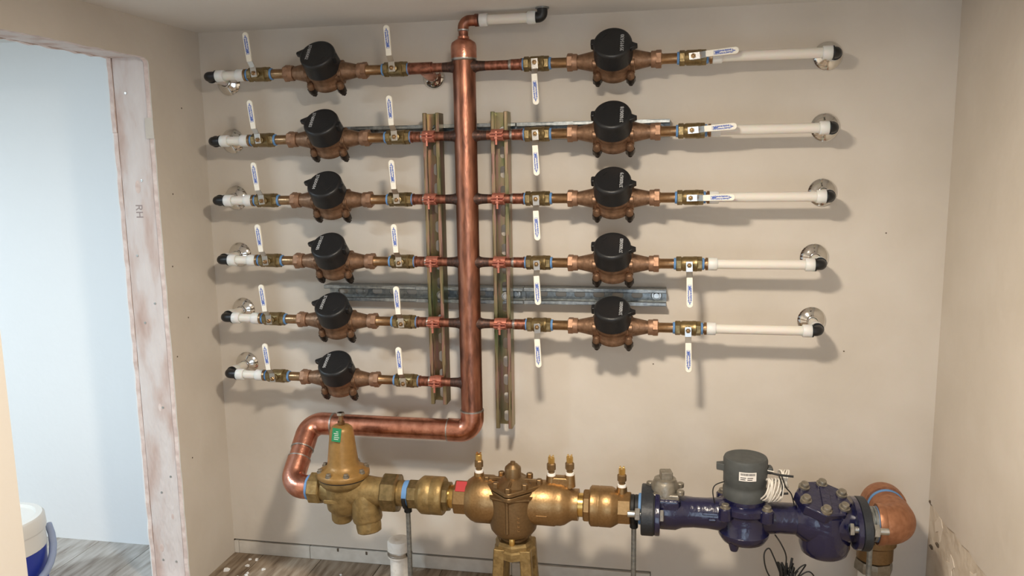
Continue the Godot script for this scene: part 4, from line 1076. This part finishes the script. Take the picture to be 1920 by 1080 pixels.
	part(m, "cast_letter", MB.new().at(Vector3(-0.075, 0.012, 0.033), Basis(Vector3.RIGHT, -0.35)).box(Vector3(0, 0, 0), Vector3(0.034, 0.006, 0.004), 0.0015).box(Vector3(0.004, -0.012, 0.001), Vector3(0.016, 0.005, 0.004), 0.0015), M.navy)
	var reg := part(m, "register", MB.new().lathe(pr([0, 0.043, 0.0465, 0.043, 0.0475, 0.048, 0.0475, 0.066, 0.0455, 0.069, 0.0455, 0.078, 0.047, 0.081, 0.047, 0.104, 0, 0.104]), 44), M.grey_plastic, "grey plastic register")
	var rl := MB.new().lathe(pr([0, 0.102, 0.0478, 0.102, 0.0478, 0.132, 0.0455, 0.1375, 0.040, 0.1395, 0.036, 0.1385, 0, 0.1395]), 44)
	rl.at(Vector3(0, 0, 0), Basis(Vector3(1, 0, 0), Vector3(0, 0, 1), Vector3(0, -1, 0))).extrude(PackedVector2Array([Vector2(-0.044, -0.012), Vector2(-0.062, -0.006), Vector2(-0.062, 0.006), Vector2(-0.044, 0.012)]), -0.121, -0.106, false, 0.001)
	rl.at(Vector3.ZERO).box(Vector3(0.0505, 0.112, 0.004), Vector3(0.014, 0.016, 0.024), 0.004)
	part(reg, "lid", rl, M.grey_plastic)
	var lab := part(reg, "label", arc_plate(0.0484, -0.36, 0.40, 0.099, 0.1185, 0.0006), M.label_white, "white sticker with barcode and two lines of print")
	var bars := MB.new()
	var rng := RandomNumberGenerator.new()
	rng.seed = 31
	var a0 := -0.30
	while a0 < 0.34:
		var wd := rng.randf_range(0.008, 0.022)
		arc_into(bars, 0.04905, a0, a0 + wd, 0.1115, 0.1165, 0.0002)
		a0 += wd + rng.randf_range(0.008, 0.016)
	for row in [[0.1065, -0.30, -0.05], [0.1065, 0.0, 0.25], [0.1025, -0.30, -0.08], [0.1025, 0.0, 0.22]]:
		arc_into(bars, 0.04905, row[1], row[2], row[0] - 0.0009, row[0] + 0.0009, 0.0002)
	part(lab, "print", bars, M.label_ink)
	# test plug on the inlet end
	var tp := part(m, "test_plug", MB.new().at(Vector3(-0.174, 0, 0)).box(Vector3(0, 0.042, 0), Vector3(0.066, 0.016, 0.062), 0.005).lathe(pr([0, 0.046, 0.031, 0.046, 0.030, 0.060, 0.027, 0.070, 0.0245, 0.073, 0.0245, 0.0765, 0.022, 0.078, 0, 0.078]), 30), M.grey_metal, "grey metal plug cover")
	part(tp, "square_head", MB.new().at(Vector3(-0.172, 0.084, 0), Basis(Vector3.UP, 0.2)).box(Vector3.ZERO, Vector3(0.026, 0.022, 0.026), 0.002), M.grey_metal)
	for q in [Vector3(-0.140, 0.048, 0.022), Vector3(-0.140, 0.048, -0.022), Vector3(-0.207, 0.048, -0.02)]:
		part(tp, "bolt", MB.new().at(q).lathe(rod(0.0088, 0, 0.011, 0.0015), 12), M.grey_metal)
	# strainer end with its slanted bolted lid
	var st := MB.new()
	st.at(Vector3(0.172, -0.006, 0)).lathe(pr([0, -0.070, 0.040, -0.070, 0.048, -0.064, 0.053, -0.048, 0.054, 0.0, 0.052, 0.03, 0, 0.04]), 36)
	st.at(Vector3.ZERO, ALONG_X).lathe(pr([0, 0.11, 0.036, 0.11, 0.05, 0.13, 0.05, 0.2, 0.042, 0.222, 0.042, 0.232, 0, 0.232]), 32)
	st.at(Vector3(0.236, 0, 0), side).extrude(oval(0.078, 0.052, 40), -0.002, 0.010, true, 0.002)
	part(m, "strainer", st, M.navy)
	var tilt := Basis(Vector3.BACK, -0.16) * Basis(Vector3.RIGHT, 0.30)
	var sl := part(m, "strainer_lid", MB.new().at(Vector3.ZERO, up).extrude(oval(0.060, 0.058, 8), -0.012, 0.012, false, 0.003).at(Vector3(0.004, 0.013, 0)).box(Vector3.ZERO, Vector3(0.02, 0.006, 0.075), 0.002), M.navy)
	sl.transform = Transform3D(tilt, Vector3(0.164, 0.044, 0.002))
	for i in 6:
		var a := TAU * (i + 0.5) / 6
		var lg := part(sl, "lid_bolt", MB.new().lathe(pr([0, 0.008, 0.012, 0.008, 0.012, 0.016, 0.0088, 0.0165, 0.0088, 0.023, 0.0078, 0.0245, 0, 0.0245]), 14), M.grey_metal)
		lg.position = Vector3(cos(a) * 0.046, 0, sin(a) * 0.044)
	# flange and elbow at the supply end
	var fr := thing("pipe_flange", "black oval flange bolted to the blue meter beside the copper elbow", "flange", Vector3(0.423, Y_MAIN, Z_MAIN), Basis.IDENTITY, "black flanges of the blue meter")
	part(fr, "plate", MB.new().at(Vector3.ZERO, side).extrude(oval(0.078, 0.053, 40), -0.010, 0.008, true, 0.002), M.flange_black)
	part(fr, "neck", lx([0, 0.008, 0.0375, 0.008, 0.0375, 0.013, 0.036, 0.0145, 0.0375, 0.016, 0.0375, 0.021, 0.036, 0.0225, 0.0375, 0.024, 0.0375, 0.034, 0, 0.034]), M.galvanised)
	part(fr, "thread_tape", lx([0, 0.011, 0.0382, 0.011, 0.0386, 0.0135, 0.0382, 0.0155, 0, 0.0155]), M.tape)
	part(fr, "thread_tape", lx([0, 0.030, 0.0382, 0.030, 0.0386, 0.032, 0.0382, 0.0345, 0, 0.0345]), M.tape)
	flange_bolt(fr, Vector3(0, 0.010, 0.058), -0.036, 0.042, 0.017)
	flange_bolt(fr, Vector3(0, -0.010, -0.058), -0.036, 0.042, 0.017)
	support_rod(0.444, "thin pale rod under the black flange beside the copper elbow")
	var e := thing("supply_elbow", "large sandy copper elbows joining the blue meter to the supply in the corner", "pipe fitting", Vector3(0.497, 0, 0.0))
	part(e, "front_elbow", MB.new().tube(bend(Vector3(-0.042, Y_MAIN, Z_MAIN), Vector3(0.001, Y_MAIN, Z_MAIN), Vector3(0.001, Y_MAIN, 0.172), 0.030, 14), 0.0425, 36), M.sand_copper)
	part(e, "collar", lx([0, -0.043, 0.0435, -0.043, 0.0445, -0.041, 0.0445, -0.030, 0.043, -0.028, 0, -0.028], 34, false, Vector3(0, Y_MAIN, Z_MAIN)), M.sand_copper)
	part(e, "nipple", MB.new().at(Vector3(0.001, Y_MAIN, 0), ALONG_Z).lathe(rod(0.0385, 0.12, 0.185), 34), M.sand_copper)
	part(e, "thread_tape", MB.new().at(Vector3(0.001, Y_MAIN, 0), ALONG_Z).lathe(pr([0.037, 0.134, 0.0405, 0.134, 0.0408, 0.138, 0.0395, 0.1415, 0.037, 0.1415]), 34), M.tape, "light blue thread tape")
	part(e, "back_elbow", MB.new().tube(bend(Vector3(0.001, Y_MAIN, 0.134), Vector3(0.001, Y_MAIN, 0.085), Vector3(-0.004, 0.225, 0.090), 0.032, 14), 0.0455, 36), M.sand_copper)
	part(e, "union_body", MB.new().at(Vector3(-0.006, 0, 0.092)).lathe(pr([0, 0.168, 0.036, 0.168, 0.040, 0.172, 0.040, 0.205, 0.046, 0.210, 0.046, 0.232, 0, 0.232]), 34), M.dark_bronze)
	part(e, "union_ring", MB.new().at(Vector3(-0.008, 0, 0.094)).lathe(pr([0, 0.142, 0.041, 0.142, 0.0425, 0.144, 0.0425, 0.156, 0.040, 0.168, 0, 0.168]), 8, true), M.grey_metal)
	part(e, "supply_pipe", MB.new().at(Vector3(-0.008, 0, 0.094)).lathe(rod(0.0335, 0.0, 0.143), 30), M.pvc, "white plastic supply pipe")

func arc_into(mb: MB, r: float, a0: float, a1: float, y0: float, y1: float, t: float) -> void:
	var k: int = max(1, int((a1 - a0) / 0.06))
	for i in k:
		var b0: float = lerp(a0, a1, float(i) / k)
		var b1: float = lerp(a0, a1, float(i + 1) / k)
		var d0 := Vector3(sin(b0), 0, cos(b0))
		var d1 := Vector3(sin(b1), 0, cos(b1))
		var yy0 := Vector3(0, y0, 0)
		var yy1 := Vector3(0, y1, 0)
		mb.quad(d0 * (r + t) + yy0, d1 * (r + t) + yy0, d1 * (r + t) + yy1, d0 * (r + t) + yy1, d0, d1, d1, d0)
		mb.flat(d0 * r + yy0, d1 * r + yy0, d1 * (r + t) + yy0, d0 * (r + t) + yy0, Vector3.DOWN)
		mb.flat(d0 * r + yy1, d1 * r + yy1, d1 * (r + t) + yy1, d0 * (r + t) + yy1, Vector3.UP)

func arc_plate(r: float, a0: float, a1: float, y0: float, y1: float, t: float) -> MB:
	var mb := MB.new()
	arc_into(mb, r, a0, a1, y0, y1, t)
	return mb

# ---------------------------------------------------------------- cables, drain stub, cooler
func smooth_path(pts: Array, k := 6) -> Array:
	var c := Curve3D.new()
	for i in pts.size():
		var a: Vector3 = pts[max(i - 1, 0)]
		var b: Vector3 = pts[min(i + 1, pts.size() - 1)]
		var t := (b - a) / 6.0
		c.add_point(pts[i], -t, t)
	var out := []
	for i in (pts.size() - 1):
		for j in k:
			out.append(c.sample(i, float(j) / k))
	out.append(pts[-1])
	return out

func build_small_things() -> void:
	var rng := RandomNumberGenerator.new()
	rng.seed = 12
	# white signal wire wound into a coil beside the grey register
	var w := thing("wire_coil", "coil of thin white wire tied with black twist ties at the grey register", "wire", Vector3(0.226, 0.37, 0.262))
	for i in 11:
		var path := []
		var xo := -0.019 + 0.0036 * i
		for q in 20:
			var a := TAU * q / 20
			path.append(Vector3(xo + 0.004 * sin(a + i) + 0.010 * cos(a) * 0.5 + 0.006 * (sin(a) + 1), 0.022 + sin(a) * (0.0265 - abs(i - 5) * 0.0008), cos(a) * (0.016 + rng.randf_range(-0.002, 0.002))))
		part(w, "loop", MB.new().tube(path, 0.0019, 7, false, true), M.wire_white)
	for i in 6:
		var path := []
		var xo := 0.024 + 0.003 * i
		for q in 18:
			var a := TAU * q / 18
			path.append(Vector3(xo + 0.003 * sin(a * 2 + i), 0.042 + sin(a) * 0.019, -0.02 + cos(a) * 0.013))
		part(w, "loop", MB.new().tube(path, 0.0018, 7, false, true), M.wire_white)
	part(w, "twist_tie", MB.new().tube([Vector3(-0.002, 0.059, -0.006), Vector3(0.02, 0.059, 0.004), Vector3(0.048, 0.058, 0.006)], [0.002, 0.0026, 0.0026], 8), M.rubber, "black tie")
	part(w, "twist_tie", MB.new().tube([Vector3(0.018, 0.018, 0.010), Vector3(0.038, 0.021, 0.010)], 0.0026, 8), M.rubber, "black tie")
	part(w, "lead", MB.new().tube(smooth_path([Vector3(0.024, 0.058, 0.006), Vector3(0.032, 0.035, 0.008), Vector3(0.045, 0.018, 0.006), Vector3(0.053, -0.01, 0.0)]), 0.0014, 7), M.rubber, "black lead")
	part(w, "lead", MB.new().tube(smooth_path([Vector3(0.018, 0.058, 0.008), Vector3(0.024, 0.040, 0.016), Vector3(0.022, 0.018, 0.018)]), 0.0014, 7), M.rubber, "black lead")
	part(w, "lead", MB.new().tube(smooth_path([Vector3(-0.052, 0.05, -0.02), Vector3(-0.02, 0.062, -0.015), Vector3(0.01, 0.06, -0.01)]), 0.0016, 7), M.wire_white)
	# thin black wire at the other side of the register
	var sw := thing("seal_wire", "thin black wire hooked from the grey register down to the blue meter", "wire", Vector3(0.125, 0.40, Z_MAIN))
	part(sw, "wire", MB.new().tube(smooth_path([Vector3(0.008, 0.0, 0.012), Vector3(-0.012, -0.006, 0.02), Vector3(-0.018, -0.02, 0.022), Vector3(-0.014, -0.048, 0.02)]), 0.0013, 7), M.rubber)
	# black cable bundle hanging under the meter
	var cb := thing("cable_bundle", "bundle of black cable hanging in loops under the blue meter", "cable", Vector3(0.272, 0.172, 0.255))
	for i in 22:
		var o := Vector3(rng.randf_range(-0.016, 0.016), rng.randf_range(-0.006, 0.006), rng.randf_range(-0.010, 0.010))
		var lean := rng.randf_range(-0.006, 0.016)
		part(cb, "strand", MB.new().tube(smooth_path([o + Vector3(lean - 0.006, 0.040 + o.y * 3, 0), o + Vector3(0.0, 0.02, 0.004), o * 0.5 + Vector3(-0.006, -0.03, 0), o + Vector3(-0.012 - lean, -0.11, 0)], 4), 0.0028, 6), M.rubber)
	for l in [
		[Vector3(-0.02, -0.01, 0), Vector3(-0.045, 0.03, 0.004), Vector3(-0.052, 0.068, 0.004), Vector3(-0.042, 0.082, 0.0), Vector3(-0.032, 0.065, 0), Vector3(-0.018, 0.03, 0), Vector3(-0.008, 0.0, 0)],
		[Vector3(0.0, -0.02, 0), Vector3(0.022, 0.02, 0.004), Vector3(0.042, 0.036, 0.004), Vector3(0.055, 0.024, 0.002), Vector3(0.046, 0.008, 0), Vector3(0.02, -0.01, 0), Vector3(0.0, -0.03, 0)],
		[Vector3(0.004, 0.0, 0.006), Vector3(0.02, 0.04, 0.006), Vector3(0.036, 0.052, 0.004), Vector3(0.03, 0.036, 0), Vector3(0.01, 0.0, 0)],
		[Vector3(-0.030, 0.115, 0.0), Vector3(-0.018, 0.10, 0.012), Vector3(-0.006, 0.07, 0.01), Vector3(-0.008, 0.03, 0.008), Vector3(-0.012, -0.02, 0.004)]]:
		part(cb, "loop", MB.new().tube(smooth_path(l, 6), 0.0016, 7), M.rubber)
	part(cb, "tie", MB.new().at(Vector3(-0.008, -0.075, 0), Basis(Vector3.BACK, 0.1)).lathe(pr([0.010, -0.004, 0.019, -0.004, 0.020, 0.0, 0.019, 0.004, 0.010, 0.004]), 16), M.rubber)
	# drain stub in the floor
	var d := thing("drain_stub", "white plastic drain stub with capped top and steel band by the skirting", "pipe", Vector3(-0.69, 0, 0.078))
	part(d, "pipe", MB.new().lathe(rod(0.0262, 0.0, 0.09), 28), M.pvc)
	part(d, "cap", MB.new().lathe(pr([0, 0.072, 0.0312, 0.072, 0.0318, 0.075, 0.0318, 0.113, 0.029, 0.118, 0.012, 0.119, 0.006, 0.116, 0, 0.116]), 30), M.pvc)
	part(d, "band", MB.new().lathe(pr([0.031, 0.078, 0.0325, 0.078, 0.0330, 0.081, 0.0325, 0.0815, 0.0325, 0.0875, 0.0330, 0.088, 0.0325, 0.091, 0.031, 0.091]), 30), M.zinc, "steel hose band")
	part(d, "band_screw", MB.new().at(Vector3(0.031, 0.0845, 0.010), ALONG_Z).lathe(rod(0.0045, -0.012, 0.012, 0.001), 12), M.dark_iron)
	# crumbs of plaster on the floor
	for i in 16:
		var s := rng.randf_range(0.0025, 0.006) * (1.6 if i == 0 else 1.0)
		var q := Vector3(rng.randf_range(-1.2, -1.08), s * 0.3, rng.randf_range(0.02, 0.16)) if i < 11 else Vector3(rng.randf_range(-1.05, -0.6), s * 0.3, rng.randf_range(0.03, 0.12))
		if i == 0:
			q = Vector3(-1.185, 0.003, 0.105)
		var crumb := part(self, "plaster_crumb", MB.new().at(Vector3.ZERO, Basis(Vector3.UP, rng.randf() * 3.0)).extrude(PackedVector2Array([Vector2(-1, -0.4) * s, Vector2(0.3, -0.7) * s, Vector2(1.1, 0.1) * s, Vector2(0.2, 0.6) * s, Vector2(-0.8, 0.5) * s]), -s * 0.5, s * 0.5), M.white_wall)
		crumb.position = q
		crumb.set_meta("label", "small white crumb of plaster on the closet floor by the skirting")
		crumb.set_meta("category", "debris")
		crumb.set_meta("group", "plaster crumbs")
	# cooler jug in the white room
	var c := thing("cooler_jug", "blue and white drink cooler jug with grey bail handle in the white room", "cooler", Vector3(-1.64, 0, 0.37))
	part(c, "body", MB.new().lathe(pr([0, 0.0, 0.088, 0.0, 0.094, 0.006, 0.098, 0.16, 0, 0.16]), 40), M.cooler_blue)
	part(c, "shoulder", MB.new().lathe(pr([0, 0.158, 0.0995, 0.158, 0.1, 0.162, 0.099, 0.205, 0, 0.205]), 40), M.cooler_white)
	part(c, "lid", MB.new().lathe(pr([0, 0.203, 0.102, 0.203, 0.103, 0.207, 0.101, 0.236, 0.096, 0.242, 0.082, 0.243, 0.078, 0.236, 0, 0.234]), 40), M.cooler_white)
	var hp := []
	for i in 17:
		var a := PI * i / 16
		hp.append(Vector3(cos(a) * 0.112, 0.185 - sin(a) * 0.10, sin(a) * 0.112))
	var strap := MB.new()
	strap.tube(hp, 0.009, 8)
	part(c, "handle", strap, M.cooler_handle).rotation.y = deg_to_rad(62)
